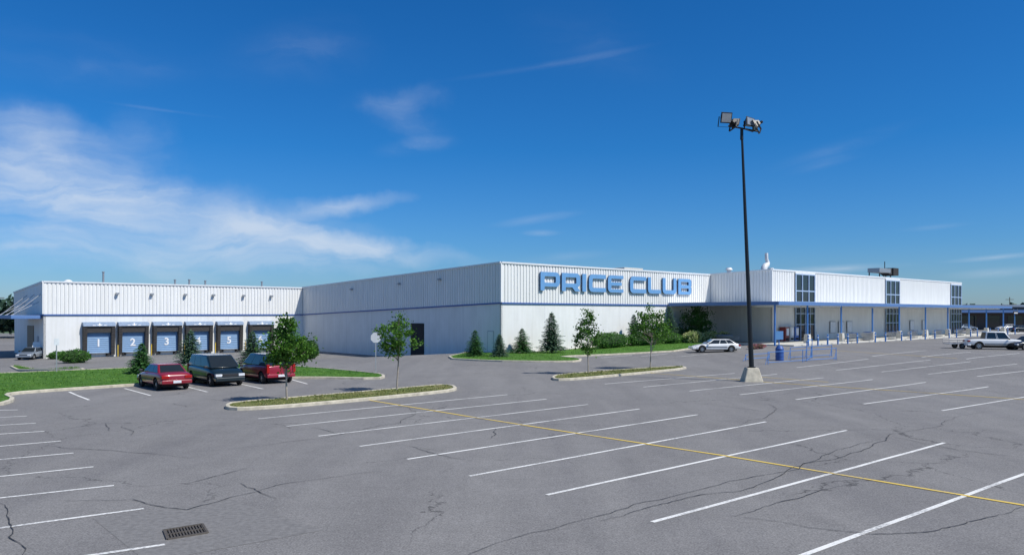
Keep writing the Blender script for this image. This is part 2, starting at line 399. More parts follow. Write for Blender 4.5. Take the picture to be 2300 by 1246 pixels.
# ------------------------------------------------------------------ building
RZ=math.atan2(WY,WX)
B=thing('warehouse_store',(IX,IY,0),'long white warehouse store with ribbed metal upper walls and blue trim','warehouse',RZ)
def vq(mb,p0,p1,z00,z10,z01,z11,mi=0):
    mb.add([(p0[0],p0[1],z00),(p1[0],p1[1],z10),(p1[0],p1[1],z11),(p0[0],p0[1],z01)],[(0,1,2,3)],mi)
def ribs(name,p0,p1,nrm,zb0,zb1,zt0,zt1,per=.42,dep=.08):
    p0=Vector(p0);p1=Vector(p1);nrm=Vector(nrm); L=(p1-p0).length; d=(p1-p0)/L
    n=max(1,int(round(L/per))); per=L/n; prof=[(0,0),(.26,0),(.34,1),(.92,1)]
    pts=[]
    for i in range(n):
        for a,h in prof: pts.append(((i+a)*per,h))
    pts.append((L,0))
    mb=MB()
    f=lambda x,u,v:u+(v-u)*x/L
    for i in range(len(pts)-1):
        (a,ha),(b,hb)=pts[i],pts[i+1]
        q0=p0+d*a+nrm*(ha*dep); q1=p0+d*b+nrm*(hb*dep)
        vq(mb,q0,q1,f(a,zb0,zb1),f(b,zb0,zb1),f(a,zt0,zt1),f(b,zt0,zt1))
    return mb.build(name,M_white,B)
def band(mb,p0,p1,nrm,z0,z1,h,out,inn=0):
    p0=Vector(p0);p1=Vector(p1);n=Vector(nrm)
    a,b=p0+n*inn,p1+n*inn; c,d=p1+n*out,p0+n*out
    mb.hexa([(a.x,a.y,z0),(b.x,b.y,z1),(c.x,c.y,z1),(d.x,d.y,z0),(a.x,a.y,z0+h),(b.x,b.y,z1+h),(c.x,c.y,z1+h),(d.x,d.y,z0+h)])
TD=7.75;BD=3.83
walls=[
 ('dock',(0,0),(31.9,0),(0,1),BD,BD,TD,TD),
 ('ret',(31.9,0),(31.9,-18.8),(1,0),BD,3.6,TD,6.9),
 ('side',(0,0),(0,43.1),(1,0),BD,5.02,7.8,9.2),
 ('front',(-36.3,43.1),(0,43.1),(0,1),5.0,5.02,9.2,9.2),
 ('ret2',(-36.3,43.1),(-36.3,51.9),(1,0),5.2,5.3,9.25,9.5),
 ('entry',(-101.3,51.9),(-36.3,51.9),(0,1),5.3,5.3,9.6,9.5)]
segs=[(-101.3,-101.05),(-95.85,-74.25),(-68.95,-46.95),(-41.75,-36.3)]
tr=MB(); cap=MB(); lw=MB()
for nm,p0,p1,nr,b0,b1,t0,t1 in walls:
    if nm=='entry':
        for a_,b_ in segs:
            f=lambda s:9.6-.1*(s+101.3)/65-.12
            ribs('cladding',(a_,51.9),(b_,51.9),nr,b0+.14,b1+.14,f(a_),f(b_))
    else: ribs('cladding',p0,p1,nr,b0+.14,b1+.14,t0-.12,t1-.12)
    band(tr,p0,p1,nr,b0,b1,.14,.12)
    band(cap,p0,p1,nr,t0-.14,t1-.14,.17,.16,-.3)
    n=Vector(nr); q0=Vector(p0)-n*.25; q1=Vector(p1)-n*.25
    a,b=Vector(p0),Vector(p1)
    lw.hexa([(q0.x,q0.y,-2),(q1.x,q1.y,-2),(b.x,b.y,-2),(a.x,a.y,-2),(q0.x,q0.y,b0+.1),(q1.x,q1.y,b1+.1),(b.x,b.y,b1+.1),(a.x,a.y,b0+.1)])
    vq(lw,a-n*.02,b-n*.02,b0,b1,t0-.1,t1-.1)
    L=(b-a).length; k=int(L/6.2)
    for i in range(1,k+1):
        c=a.lerp(b,i/(k+1)); dd=(b-a)/L; zt=b0+(b1-b0)*i/(k+1)
        c0=c-dd*.012;c1=c+dd*.012
        vq(lw,c0+n*.003,c1+n*.003,-1.2,-1.2,zt,zt,1)
for s,d,z0,z1 in ((0,43.1,5.2,9.1),(31.9,0,4.0,7.65),(-36.3,51.9,5.5,9.4)):
    cm=MB(); cm.box(s+.0,s+.13,d+.0,d+.13,z0,z1); cm.build('corner_trim',M_white,B)
tr.build('blue_band',M_blue,B); cap.build('parapet_cap',M_frame,B); lw.build('wall',[M_wall,M_joint],B)
rf=MB()
rf.add([(0,43.1,8.9),(0,0,7.5),(-101.3,0,8.6),(-101.3,51.9,9.3),(-36.3,51.9,9.2),(-36.3,43.1,8.9)],[(0,1,2,3,4,5)])
rf.add([(0,0,7.45),(31.9,0,7.45),(31.9,-18.8,6.6),(0,-18.8,6.6)],[(0,1,2,3)])
rf.build('roof',M_roof,B)
for a in ((-101.3,-101,0,51.6,-1,9.3),(-101,0,-.3,-.05,-1,7.4),(0,31.6,-19,-18.8,-2,6.6),(-.3,-.05,-18.8,-.3,-1,7)):
    bk=MB(); bk.box(*a); bk.build('rear_wall',M_wall,B)
centres=[26.25,22.45,18.5,14.6,10.6,6.3]
def text_mesh(ch,size,ext=.01):
    cu=bpy.data.curves.new('t','FONT'); cu.body=ch; cu.size=size; cu.extrude=ext; cu.align_x='CENTER'; cu.align_y='CENTER'; cu.offset=.025*size
    ob=bpy.data.objects.new('t',cu); COL.objects.link(ob)
    dg=bpy.context.evaluated_depsgraph_get(); me=bpy.data.meshes.new_from_object(ob.evaluated_get(dg))
    bpy.data.objects.remove(ob); return me
M_num=pmat('white_number_paint',(.78,.79,.80),.6,var=.1)
RT=Matrix(((-1,0,0),(0,0,1),(0,1,0))).to_4x4()
for i,c in enumerate(centres):
    bay=bpy.data.objects.new('dock_bay',None); COL.objects.link(bay); bay.parent=B; bay.location=(c,0,0)
    for sg in (-1,1):
        m=MB()
        x0,x1=sorted((sg*1.30,sg*1.70)); m.hexa([(x0,.0,-.9),(x1,.0,-.9),(x1,.5,-.9),(x0,.5,-.9),(x0,.0,2.6),(x1,.0,2.6),(x1,.7,2.6),(x0,.7,2.6)],0)
        for k in range(9):
            z=-.7+k*.36; m.box(x0+.02,x1-.02,.50+.02*k,.53+.022*k,z,z+.28,1)
        m.build('dock_shelter_side',[M_tan,M_dark],bay)
    m=MB(); m.hexa([(-1.30,.05,1.8),(1.30,.05,1.8),(1.30,.5,1.8),(-1.30,.5,1.8),(-1.30,.05,2.6),(1.30,.05,2.6),(1.30,.65,2.6),(-1.30,.65,2.6)]); m.build('head_curtain',M_tan,bay)
    m=MB(); m.hexa([(-1.74,.0,2.62),(1.74,.0,2.62),(1.74,.80,2.56),(-1.74,.80,2.56),(-1.74,.0,3.05),(1.74,.0,3.05),(1.74,.66,2.94),(-1.74,.66,2.94)],0); m.build('dock_header',M_head_,bay)
    m=MB()
    def poly(pts): m.add([(x,.812-.368*(z-2.56),z) for x,z in pts],[tuple(range(len(pts)))])
    poly([(-.34,2.76),(0,2.59),(.34,2.76),(.17,2.76),(0,2.68),(-.17,2.76)]); poly([(-.07,2.70),(.07,2.70),(.07,2.91),(-.07,2.91)])
    poly([(-.75,2.63),(-.45,2.63),(-.45,2.69),(-.75,2.69)]); poly([(.45,2.63),(.75,2.63),(.75,2.69),(.45,2.69)])
    m.build('header_arrow',M_num,bay)
    m=MB()
    for k in range(11):
        z=-.62+k*.235
        m.hexa([(-1.30,.04,z),(1.30,.04,z),(1.30,.12,z+.01),(-1.30,.12,z+.01),(-1.30,.04,z+.225),(1.30,.04,z+.225),(1.30,.08,z+.21),(-1.30,.08,z+.21)])
    m.box(-1.30,1.30,.0,.05,-.65,1.95)
    m.build('roller_door',M_door,bay)
    me=text_mesh(str(i+1),1.25); me.materials.clear(); me.materials.append(M_num)
    t=bpy.data.objects.new('door_number',me); COL.objects.link(t); t.parent=bay; t.matrix_local=Matrix.Translation((0.0,.135,.52))@RT
    for xx in (-1.2,.8):
        m=MB(); m.box(xx,xx+.4,.02,.3,-1.0,-.66); m.build('dock_bumper',M_black,bay)
    m=MB(); m.box(-1.0,1.0,.02,.5,-.66,-.62); m.build('dock_plate',M_steel,bay)
    m=MB(); m.cyl((-1.95,.8,-1.3),(-1.95,.8,.3),.055,n=8); m.build('guard_post',M_yellow,bay,smooth=True)
for px in (262,340,415,478,546,608):
    r=(px-CX)/F; s=(-29.7-108.4*r)/(.748-.664*r)
    m=MB(); m.box(s-.16,s+.16,.1,.5,6.35,6.6,0); m.box(s-.13,s+.13,.2,.47,6.33,6.35,1); m.build('wall_lamp',[M_steel,M_lens],B,bevel=.02)
for d in (14,25,33):
    z=7.8+1.4*d/43.1-1.2; m=MB(); m.box(.1,.45,d-.15,d+.15,z,z+.22); m.build('wall_lamp',M_steel,B,bevel=.02)
m=MB(); m.box(.0,.06,27.2,29.8,-1.2,2.95,0)
for k in range(12): m.box(.06,.075,27.3,29.7,-1.0+k*.32,-.75+k*.32,1)
m.build('garage_door',[M_black,M_dark],B)
m=MB(); m.box(0,.04,41.0,42.0,.1,2.3,0); m.box(.04,.055,41.08,41.92,.12,2.22,1); m.build('door',[M_joint,M_wall],B)
m=MB(); m.cyl((.06,41.85,1.1),(.1,41.85,1.1),.03,n=8); m.build('door_handle',M_steel,B)
m=MB(); m.box(32.05,35.0,-9.5,-.3,3.45,3.85); m.build('awning',M_fascia,B,bevel=.03)
for d in (-.6,-4.5,-9):
    m=MB(); m.cyl((32.05,d,6.3),(34.8,d,3.85),.05,n=6); m.build('awning_tie_rod',M_steel,B)
    m=MB(); m.cyl((32.05,d-1.2,5.4),(34.8,d-1.2,3.85),.035,n=6); m.build('awning_tie_rod',M_steel,B)
m=MB(); m.box(31.9,31.96,-9.5,-5.5,-1,2.6); m.build('door',pmat('brown_door',(.12,.07,.04),.5),B)
m=MB(); m.box(31.9,31.95,-3.6,-2.6,-1,1.4); m.build('door',M_joint,B)
for px,dy,hh in ((232,-5,9.2),(393,-8,8.6),(425,-4,8.5),(461,-5,8.45),(588,-5,8.55)):
    r=(px-CX)/F; ox,oy=IX+dy*NX,IY+dy*NY; s=(r*oy-ox)/(WX-r*WY)
    m=MB(); m.cyl((s,dy,6.8),(s,dy,hh),.12,n=8); m.cyl((s,dy,hh),(s,dy,hh+.12),.17,.17,n=8); m.build('roof_vent',M_steel,B,smooth=True)
m=MB()
for k in range(5):
    a0,a1=k*math.pi/10,(k+1)*math.pi/10; m.cyl((29,-2,7.5+.6*math.sin(a0)),(29,-2,7.5+.6*math.sin(a1)),.6*math.cos(a0),max(.01,.6*math.cos(a1)),n=14,caps=False)
m.build('skylight_dome',M_frame,B,smooth=True)
m=MB(); m.box(-30,-26.2,35,37,8.8,10.0,0); m.box(-31.2,-30.2,35.3,36.5,8.8,9.8,0); m.build('rooftop_unit',M_concw,B,bevel=.05)
m=MB(); m.tube([(-44.6,46,9),(-44.6,46,9.9),(-44.7,46,10.3),(-45.0,46,10.55),(-45.4,46,10.7),(-45.6,46,10.95),(-45.5,46,11.2),(-45.3,46,11.5),(-45.25,46,12.3)],[.42,.42,.42,.40,.36,.3,.24,.22,.22])
m.cyl((-46.4,46,9.2),(-46.4,46,10.3),.5,.4,n=12); m.build('exhaust_duct',M_frame,B,smooth=True,sharp=60)
m=MB(); m.box(-88.8,-87.6,43.5,45,10.9,12.0,0); m.box(-91.6,-89.4,43,45,10.8,12.1,0)
m.box(-87,-82.5,43.5,45.5,11.1,11.8,1)
for s in (-91.5,-89.5,-88.7,-86.9,-82.8): m.box(s,s+.12,43.6,43.75,9,11.6,0)
m.cyl((-88.2,44,12),(-88.2,44,13.2),.07,n=6)
m.build('rooftop_air_conditioner',[M_dark,M_steel],B)
m=MB(); m.cyl((-38.5,44.5,9),(-38.5,44.5,9.9),.3,n=10); m.cyl((-38.5,44.5,9.8),(-38.5,44.5,10.1),.5,.3,n=10); m.build('roof_vent',M_frame,B,smooth=True)
for m0 in (5.5,32.7,59.6):
    s1=-36.3-m0; s0=s1-5.1; wz0,wz1=5.5,9.15
    wn=bpy.data.objects.new('window',None); COL.objects.link(wn); wn.parent=B; wn.location=((s0+s1)/2,51.9,0)
    m=MB(); m.box(-2.5,2.5,.02,.12,wz0,wz1); m.build('glass',M_glass,wn)
    m=MB()
    for x in (-2.55,-.95,.75,2.4): m.box(x,x+.13,.1,.22,wz0,wz1)
    for z in (wz0-.02,6.9,wz1-.12): m.box(-2.42,-.95,.1,.20,z,z+.12); m.box(-.82,.75,.1,.20,z,z+.12); m.box(.88,2.4,.1,.20,z,z+.12)
    m.build('frame',M_wframe,wn)
    m=MB(); m.box(-2.6,2.6,.05,.2,wz1,wz1+.25); m.build('lintel',M_frame,wn)
    en=bpy.data.objects.new('entrance',None); COL.objects.link(en); en.parent=B; en.location=((s0+s1)/2,51.9,0)
    m=MB(); m.box(-2.5,2.5,.02,.1,.5,4.9); m.build('glass',M_glass,en)
    m=MB()
    for x in (-2.55,-1.3,-.06,1.2,2.43): m.box(x,x+.12,.1,.22,.5,4.9)
    for z in (2.6,4.0): m.box(-2.5,2.5,.11,.2,z,z+.12)
    m.build('frame',M_wframe,en)
can=bpy.data.objects.new('canopy',None); COL.objects.link(can); can.parent=B; can.location=(0,0,0)
m=MB(); m.add([(s,d,z) for z in (5.0,5.3) for s,d in ((-108,52.1),(-36.2,52.1),(-36.2,43.3),(-27.2,43.3),(-27.2,57.8),(-108,57.8))],[(0,1,2,3,4,5),(11,10,9,8,7,6)]+[(i,6+i,6+(i+1)%6,(i+1)%6) for i in range(6)])
m.build('canopy_deck',M_frame,can)
m=MB(); m.box(-108,-27.2,57.8,58.0,4.98,5.38); m.box(-27.2,-27.0,43.3,58.0,4.98,5.38); m.box(-108.2,-108,52.1,58.0,4.98,5.38); m.build('canopy_fascia',M_fascia,can)
Ms=[.6,7.9,16.4,25.3,33.9,43.3,52.2,61.5,70,79]
for k,Mv in enumerate(Ms):
    s=-27.0-Mv; p=LW(s,57.2); m=MB(); m.cyl((s,57.2,p.z),(s,57.2,5.0),.11,n=8)
    m.build('canopy_post',M_rail,can,smooth=True)
    if k>0:
        m=MB(); m.hexa([(s-.35,56.85,p.z),(s+.35,56.85,p.z),(s+.35,57.55,p.z),(s-.35,57.55,p.z),(s-.28,56.92,p.z+1.15),(s+.28,56.92,p.z+1.15),(s+.28,57.48,p.z+1.15),(s-.28,57.48,p.z+1.15)]); m.build('post_footing',M_concw,can,bevel=.04)
for s in range(-32,-106,-5):
    m=MB(); m.box(s-.1,s+.1,52.2,57.8,4.8,5.0); m.build('canopy_joist',M_frame,can)
# ------------------------------------------------------------------ sign
sg=thing('store_sign',LW(-5.2,43.25,6.45),'light blue retro block letters reading PRICE CLUB on ribbed cladding','sign',0)
EX=Vector((-WX,-WY,0)); UP=Vector((0,0,1)); NN=Vector((NX,NY,0))
SM=Matrix((( EX.x,UP.x,NN.x),(EX.y,UP.y,NN.y),(EX.z,UP.z,NN.z))).to_4x4()
def rpoly(pts):
    out=[];n=len(pts)
    for i in range(n):
        p=pts[i]; x,y=p[0],p[1]; r=p[2] if len(p)>2 else 0.05
        a=Vector(pts[i-1][:2])-Vector((x,y)); b=Vector(pts[(i+1)%n][:2])-Vector((x,y))
        r=min(r,a.length*.48,b.length*.48)
        A=Vector((x,y))+a.normalized()*r; Bq=Vector((x,y))+b.normalized()*r; Cc=Vector((x,y))
        for k in range(6):
            t=k/5; out.append(A*(1-t)**2+Cc*2*t*(1-t)+Bq*t*t)
    return out
def rect(x0,y0,x1,y1,r=.06): return [(x0,y0,r),(x1,y0,r),(x1,y1,r),(x0,y1,r)]
def letter(ch,x0,Wd):
    t=.58;Hh=1.95
    if ch=='P': sp=[[(0,0),(t,0),(t,.42),(Wd,.42,.6),(Wd,Hh,.6),(0,Hh,.1)],rect(t,.84,Wd-.62,1.50,.12)]
    elif ch=='R': sp=[[(0,0),(t,0),(t,.42),(Wd-1.25,.42),(Wd-.8,0),(Wd+.05,0),(Wd-.42,.44,.1),(Wd,.68,.35),(Wd,Hh,.6),(0,Hh,.1)],rect(t,.84,Wd-.62,1.50,.12)]
    elif ch=='I': sp=[rect(.14,0,.14+.64,Hh,.05)]
    elif ch=='C': sp=[[(0,0,.6),(Wd,0),(Wd,.47),(t,.47,.15),(t,Hh-.47,.15),(Wd,Hh-.47),(Wd,Hh),(0,Hh,.6)]]
    elif ch=='E': sp=[[(0,0,.6),(Wd,0),(Wd,.38),(t,.38),(t,.78),(Wd-.3,.78),(Wd-.3,1.17),(t,1.17),(t,Hh-.38),(Wd,Hh-.38),(Wd,Hh),(0,Hh,.6)]]
    elif ch=='L': sp=[[(0,0,.6),(Wd,0),(Wd,.47),(t,.47,.1),(t,Hh),(0,Hh)]]
    elif ch=='U': sp=[[(0,0,.6),(Wd,0,.6),(Wd,Hh),(Wd-t,Hh),(Wd-t,.47,.15),(t,.47,.15),(t,Hh),(0,Hh)]]
    elif ch=='B': sp=[[(0,0),(Wd,0,.5),(Wd,.87,.3),(Wd-.15,.975,.05),(Wd,1.08,.3),(Wd,Hh,.5),(0,Hh)],rect(t,.38,Wd-.6,.78),rect(t,1.18,Wd-.6,1.57)]
    cu=bpy.data.curves.new('l','CURVE'); cu.dimensions='2D'; cu.fill_mode='BOTH'; cu.extrude=.075
    for s in sp:
        pl=rpoly(s); q=cu.splines.new('POLY'); q.points.add(len(pl)-1)
        for pt_,v in zip(q.points,pl): pt_.co=(v.x,v.y,0,1)
        q.use_cyclic_u=True
    ob=bpy.data.objects.new('l',cu); COL.objects.link(ob)
    dg=bpy.context.evaluated_depsgraph_get(); me=bpy.data.meshes.new_from_object(ob.evaluated_get(dg)); bpy.data.objects.remove(ob)
    me.materials.clear(); me.materials.append(M_ltblue); me.materials.append(M_navy)
    for p in me.polygons: p.material_index=0 if abs(p.normal.z)>.8 else 1
    lo=bpy.data.objects.new('letter',me); COL.objects.link(lo); lo.parent=sg
    lo.matrix_local=SM@Matrix.Translation((x0-5.2,0,.08))
for ch,a,b in (('P',5.15,8.0),('R',8.3,11.15),('I',11.35,12.4),('C',12.55,15.35),('E',15.7,18.4),('C',19.6,22.55),('L',22.9,25.4),('U',25.75,28.5),('B',28.9,31.65)):
    letter(ch,a,b-a)
# ------------------------------------------------------------------ vegetation
def leafquad(mb,c,sz,rng,flat=.0):
    a=Vector((rng.gauss(0,1),rng.gauss(0,1),rng.gauss(0,1)*(1-flat))).normalized(); b=a.orthogonal().normalized()
    b=(b*math.cos(2)+a.cross(b)*math.sin(rng.uniform(0,6))).normalized()
    l=sz*rng.uniform(.7,1.3); w=l*.7
    mb.add([c-a*l*.5,c+b*w*.5,c+a*l*.5,c-b*w*.5],[(0,1,2,3)])
def deciduous(loc,h,cw,cb,seed,label,nc=55,nl=55,leaf=.13,mat=None,bark=None,lean=0,tr=.05,group=None,thr=-.1):
    rng=random.Random(seed); e=thing('deciduous_tree',loc,label,'tree',group=group)
    cz=(h+cb)/2; rz=(h-cb)/2; rx=cw/2
    m=MB(); pts=[Vector((lean*t*t+.04*math.sin(5*t+seed),.04*math.cos(4*t+seed),h*.86*t)) for t in [i/7 for i in range(8)]]
    for i in range(7): m.cyl(pts[i],pts[i+1],tr*(1-.75*i/7),tr*(1-.75*(i+1)/7),n=7,caps=(i==0))
    mc=MB(); cl=[]
    for k in range(nc):
        for _ in range(40):
            p=Vector((rng.uniform(-1,1),rng.uniform(-1,1),rng.uniform(-1,1)))
            wz=1-.35*p.z-.1*abs(p.z)
            if (p.x/wz)**2+(p.y/wz)**2+p.z**2<1 and noise.noise(p*2.1+Vector((seed,0,0)))>thr: break
        c=Vector((p.x*rx*rng.uniform(.8,1.15),p.y*rx,cz+p.z*rz)); cl.append(c)
        r=cw*.105*rng.uniform(.5,1.45)
        for _ in range(int(nl*rng.uniform(.4,1.4))):
            q=Vector((rng.gauss(0,1),rng.gauss(0,1),rng.gauss(0,.7)))*r*.75
            leafquad(mc,c+q,leaf,rng)
    for c in cl[::2]:
        t=min(1,max(.2,(c.z-.25*rx-cb*.2)/h)); i=min(6,int(t/.86*7)); base=pts[i]
        mid=base.lerp(c,.5)+Vector((0,0,.08)); m.cyl(base,mid,tr*.35,tr*.22,n=5,caps=False); m.cyl(mid,c,tr*.22,tr*.08,n=5,caps=False)
    m.build('trunk',bark or M_bark2,e,smooth=True); mc.build('crown',mat or M_leaf,e)
    return e
def conifer(loc,h,w,seed,label,mat=None,skirt=.08,group=None,dens=1.0):
    rng=random.Random(seed); e=thing('conifer_tree',loc,label,'tree',group=group)
    m=MB(); m.cyl((0,0,0),(0,0,h*.97),.045*h/2,.008,n=7); m.build('trunk',M_bark,e,smooth=True)
    mc=MB(); lv=int(17*dens)+5
    for i in range(lv):
        f=i/(lv-1); z=h*(skirt+(.93-skirt)*f); R=w/2*1.08*(1-f)**.75*rng.uniform(.78,1.15)+.05
        nb=max(5,int(15*(1-f)+5)); a0=rng.uniform(0,6)
        for b in range(nb):
            a=a0+2*math.pi*b/nb+rng.gauss(0,.12); r=R*rng.uniform(.6,1.2)
            d=Vector((math.cos(a),math.sin(a),0)); tip=Vector((0,0,z))+d*r+Vector((0,0,-.12*r+.3*f*r)); o=Vector((0,0,z+.05)); pv=Vector((-d.y,d.x,0))
            n=max(3,int(r/.10))
            for k in range(n+1):
                t=(k+.6)/(n+.6); c=o.lerp(tip,t)
                for sgn in (-1,0,1):
                    l=.19*(h/3)**.4*(1.15-t*.5)*rng.uniform(.7,1.25); dirv=(d*.8+pv*sgn*.8+Vector((0,0,rng.uniform(-.45,.3)))).normalized()
                    up=Vector((rng.gauss(0,.7),rng.gauss(0,.7),1)); sdv=dirv.cross(up).normalized()*l*.22
                    mc.add([c-sdv,c+sdv,c+dirv*l+sdv*.3,c+dirv*l-sdv*.3],[(0,1,2,3)])
    for _ in range(8):
        a=rng.uniform(0,6.3); c=Vector((0,0,h*rng.uniform(.9,.96))); dv=Vector((math.cos(a)*.4,math.sin(a)*.4,1)).normalized(); sv=dv.orthogonal().normalized()*.03
        mc.add([c-sv,c+sv,c+dv*.2],[(0,1,2)])
    mc.build('crown',mat or M_conif,e); return e
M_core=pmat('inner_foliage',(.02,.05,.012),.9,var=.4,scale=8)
def bush(name,loc,sx,sy,h,seed,label,mat,rz=0,n=2600,leaf=.12,cat='bush',lump=.25):
    rng=random.Random(seed); m=MB()
    bmh=bmesh.new(); bmesh.ops.create_icosphere(bmh,subdivisions=3,radius=1)
    vs=[]
    for v in bmh.verts:
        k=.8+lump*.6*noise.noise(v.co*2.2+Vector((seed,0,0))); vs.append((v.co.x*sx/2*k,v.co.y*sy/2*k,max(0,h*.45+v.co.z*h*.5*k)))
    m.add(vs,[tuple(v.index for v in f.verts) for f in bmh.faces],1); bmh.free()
    for _ in range(n):
        p=Vector((rng.gauss(0,1),rng.gauss(0,1),rng.gauss(0,1))).normalized(); k=.86+lump*noise.noise(p*2.4+Vector((seed,0,0)))+rng.gauss(0,.06)
        c=Vector((p.x*sx/2*k,p.y*sy/2*k,h*.45+p.z*h*.52*k))
        if c.z<.02: c.z=rng.uniform(0,.15)
        leafquad(m,c,leaf,rng)
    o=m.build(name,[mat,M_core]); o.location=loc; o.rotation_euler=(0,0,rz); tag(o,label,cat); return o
def sc(p): return F/p.y
def dtree(bx,by,top,x0,x1,cbot,seed,label,**k):
    p=P(bx,by); s=sc(p); h=(by-top)/s; cb=(by-cbot)/s
    lean=((x0+x1)/2-bx)/s
    return deciduous(p+Vector((0,0,.08)),h,(x1-x0)/s,cb,seed,label,lean=lean*.6,**k)
G1='young maples in the parking islands'
dtree(645,902,716,602,706,828,3,'young maple with full leafy crown growing in kerbed island',nc=74,nl=78,leaf=.13,group=G1,thr=-.25)
dtree(893,879,706,854,940,800,5,'young maple with sparse airy crown in kerbed island',nc=50,nl=58,leaf=.13,group=G1,thr=-.18)
dtree(1320,840,699,1292,1358,792,8,'slender young maple on dry grass island',nc=42,nl=52,leaf=.14,group=G1,thr=-.2)
dtree(1462,829,687,1428,1506,780,11,'young maple with broad crown on dry grass island',nc=56,nl=60,leaf=.15,group=G1,thr=-.2)
AE=math.atan2(-WY,-WX)
bush('shrub',P(690,806),2.9,2.2,2.3,21,'dark leafy shrub beside the loading yard',M_leafd,AE,2600,.17)
p=LW(-29.3,45.6); deciduous(p,4.6,3.8,.4,31,'dense dark round tree against the white wall',80,75,leaf=.2,mat=M_leafd,tr=.1,thr=-.3)
def ctree(bx,by,top,w,seed,label,mat=None,**k):
    p=P(bx,by); s=sc(p); return conifer(p+Vector((0,0,.08)),(by-top)/s,w/s,seed,label,mat,**k)
ctree(1067,802,742,46,1,'small cedar-like conifer on the corner lawn',M_cedar)
ctree(1122,803,752,36,2,'tiny conifer beside the white corner wall',M_conif)
ctree(1173,795,738,52,3,'squat broad spruce on the lawn',M_cedar)
ctree(1239,794,700,56,4,'tall pointed spruce on the lawn by the white wall',M_conif,dens=1.5)
ctree(428,822,742,66,5,'pale spruce in front of the loading docks',M_conif,dens=1.2)
ctree(567,818,744,60,6,'pale spruce in front of the loading docks',M_conif,dens=1.2)
ctree(318,842,772,62,7,'small spruce on the lawn by the loading yard',M_cedar)
for s,hh,ww,sd_ in ((-18.8,3.7,2.0,8),(-25.5,4.6,2.4,9)):
    conifer(LW(s,44.6),hh,ww,sd_,'slim spruce standing against the white wall',M_conif,dens=1.4)
bush('hedge',LW(-13.5,45.6),6.5,2.2,1.9,1,'clipped green hedge along the white wall',M_hedge,AE,3600,.13,'hedge',.2)
bush('hedge',LW(-19.0,46.0),5.6,2.4,1.8,2,'rounded green hedge along the white wall',M_hedge,AE,3400,.13,'hedge',.25)
bush('shrub',LW(-23.5,46.4),3.6,2.2,1.4,3,'low green shrub at the end of the hedge',M_hedge,AE,2200,.13)
bush('flowering_shrub',LW(-26.2,47.6),3.4,2.2,1.6,4,'shrub covered in cream yellow blossom',M_flower,AE,2600,.15)
bush('flowering_shrub',LW(-29.0,48.0),3.4,2.0,1.5,5,'shrub covered in cream yellow blossom',M_flower,AE,2600,.15)
bush('flowering_shrub',LW(-31.8,48.0),2.8,1.8,1.4,6,'shrub covered in cream yellow blossom',M_flower,AE,2000,.15)
bush('flower_bed',P(1700,783),3.2,1.2,.55,7,'low bed of pink and red flowers',M_pink,AE,1500,.1,'flowers')
bush('shrub',P(168,815),3.2,1.8,1.5,8,'spreading green shrub beside the kerb of the loading yard',M_hedge,AE,2400,.14)
bush('shrub',P(128,806),2.0,1.4,.9,9,'small green shrub beside the kerb of the loading yard',M_hedge,AE,1300,.14)
fw=MB(); rng=random.Random(5)
def woods(x0,y0,x1,y1,h,n,leaf):
    for _ in range(n):
        t=rng.random(); x=x0+(x1-x0)*t; y=y0+(y1-y0)*t
        hh=h*(.72+.5*noise.noise(Vector((x*.07,y*.07,0)))+.2*noise.noise(Vector((x*.3,y*.3,2))))
        leafquad(fw,Vector((x+rng.gauss(0,3),y+rng.gauss(0,3),rng.random()**.7*hh)),leaf,rng)
woods(-125,165,-84,165,9.5,5000,1.3); woods(-600,420,-120,420,14,6000,3.5); woods(120,330,420,300,11,6000,3)
woods(-120,420,300,480,9,2500,4)
o=fw.build('distant_woods',M_farwood); o['kind']='stuff'
# ------------------------------------------------------------------ light pole
lp=P(1688,856)
e=thing('light_pole',lp,'tall black lamp post with four floodlights on a tapered concrete base','lamp post')
m=MB(); m.hexa([(-.58,-.5,-.05),(.58,-.5,-.05),(.58,.5,-.05),(-.58,.5,-.05),(-.34,-.33,.82),(.34,-.33,.82),(.34,.33,.82),(-.34,.33,.82)]); m.build('base',M_conc,e,bevel=.05)
top=Vector((-.58,0,14.85)); m=MB(); a=Vector((0,0,.82)); m.cyl(a,top,.15,.065,n=16); m.cyl((0,0,.82),(0,0,.87),.24,.24,n=12); m.build('pole',M_pole,e,smooth=True)
L0=top+Vector((-.78,.1,.36)); L1=top+Vector((.9,-.1,-.02))
m=MB(); m.cyl(L0,L1,.05,n=8); m.cyl(top+Vector((0,0,-.5)),top+Vector((0,0,.15)),.1,.09,n=10); m.build('cross_arm',M_pole,e,smooth=True)
def flood(pos,rot,s=1.0):
    f=bpy.data.objects.new('floodlight',None); COL.objects.link(f); f.parent=e; f.location=pos; f.rotation_euler=rot; f.scale=(s,)*3
    m=MB(); m.hexa([(-.16,.22,-.12),(.16,.22,-.12),(.16,.22,.14),(-.16,.22,.14),(-.31,-.16,-.27),(.31,-.16,-.27),(.31,-.16,.27),(-.31,-.16,.27)])
    m.box(-.34,.34,-.2,-.16,-.3,.3); m.cyl((0,.2,0),(0,.42,0),.1,.08,n=10); m.build('housing',M_pole,f,bevel=.015)
    m=MB(); m.box(-.28,.28,-.215,-.2,-.24,.24); m.build('lens',M_lens,f)
    m=MB(); m.box(-.36,-.345,-.05,.05,-.5,.05); m.box(.345,.36,-.05,.05,-.5,.05); m.box(-.36,.36,-.05,.05,-.52,-.5); m.build('bracket',M_pole,f)
flood(L0+Vector((-.2,0,.48)),(math.radians(15),0,math.radians(12)),1.05)
flood(top+Vector((-.42,.15,.55)),(math.radians(25),math.radians(15),math.radians(115)),.9)
flood(top+Vector((.40,0,.5)),(math.radians(-12),math.radians(8),math.radians(25)),.95)
flood(L1+Vector((-.05,.05,.42)),(math.radians(25),math.radians(-10),math.radians(-100)),.95)
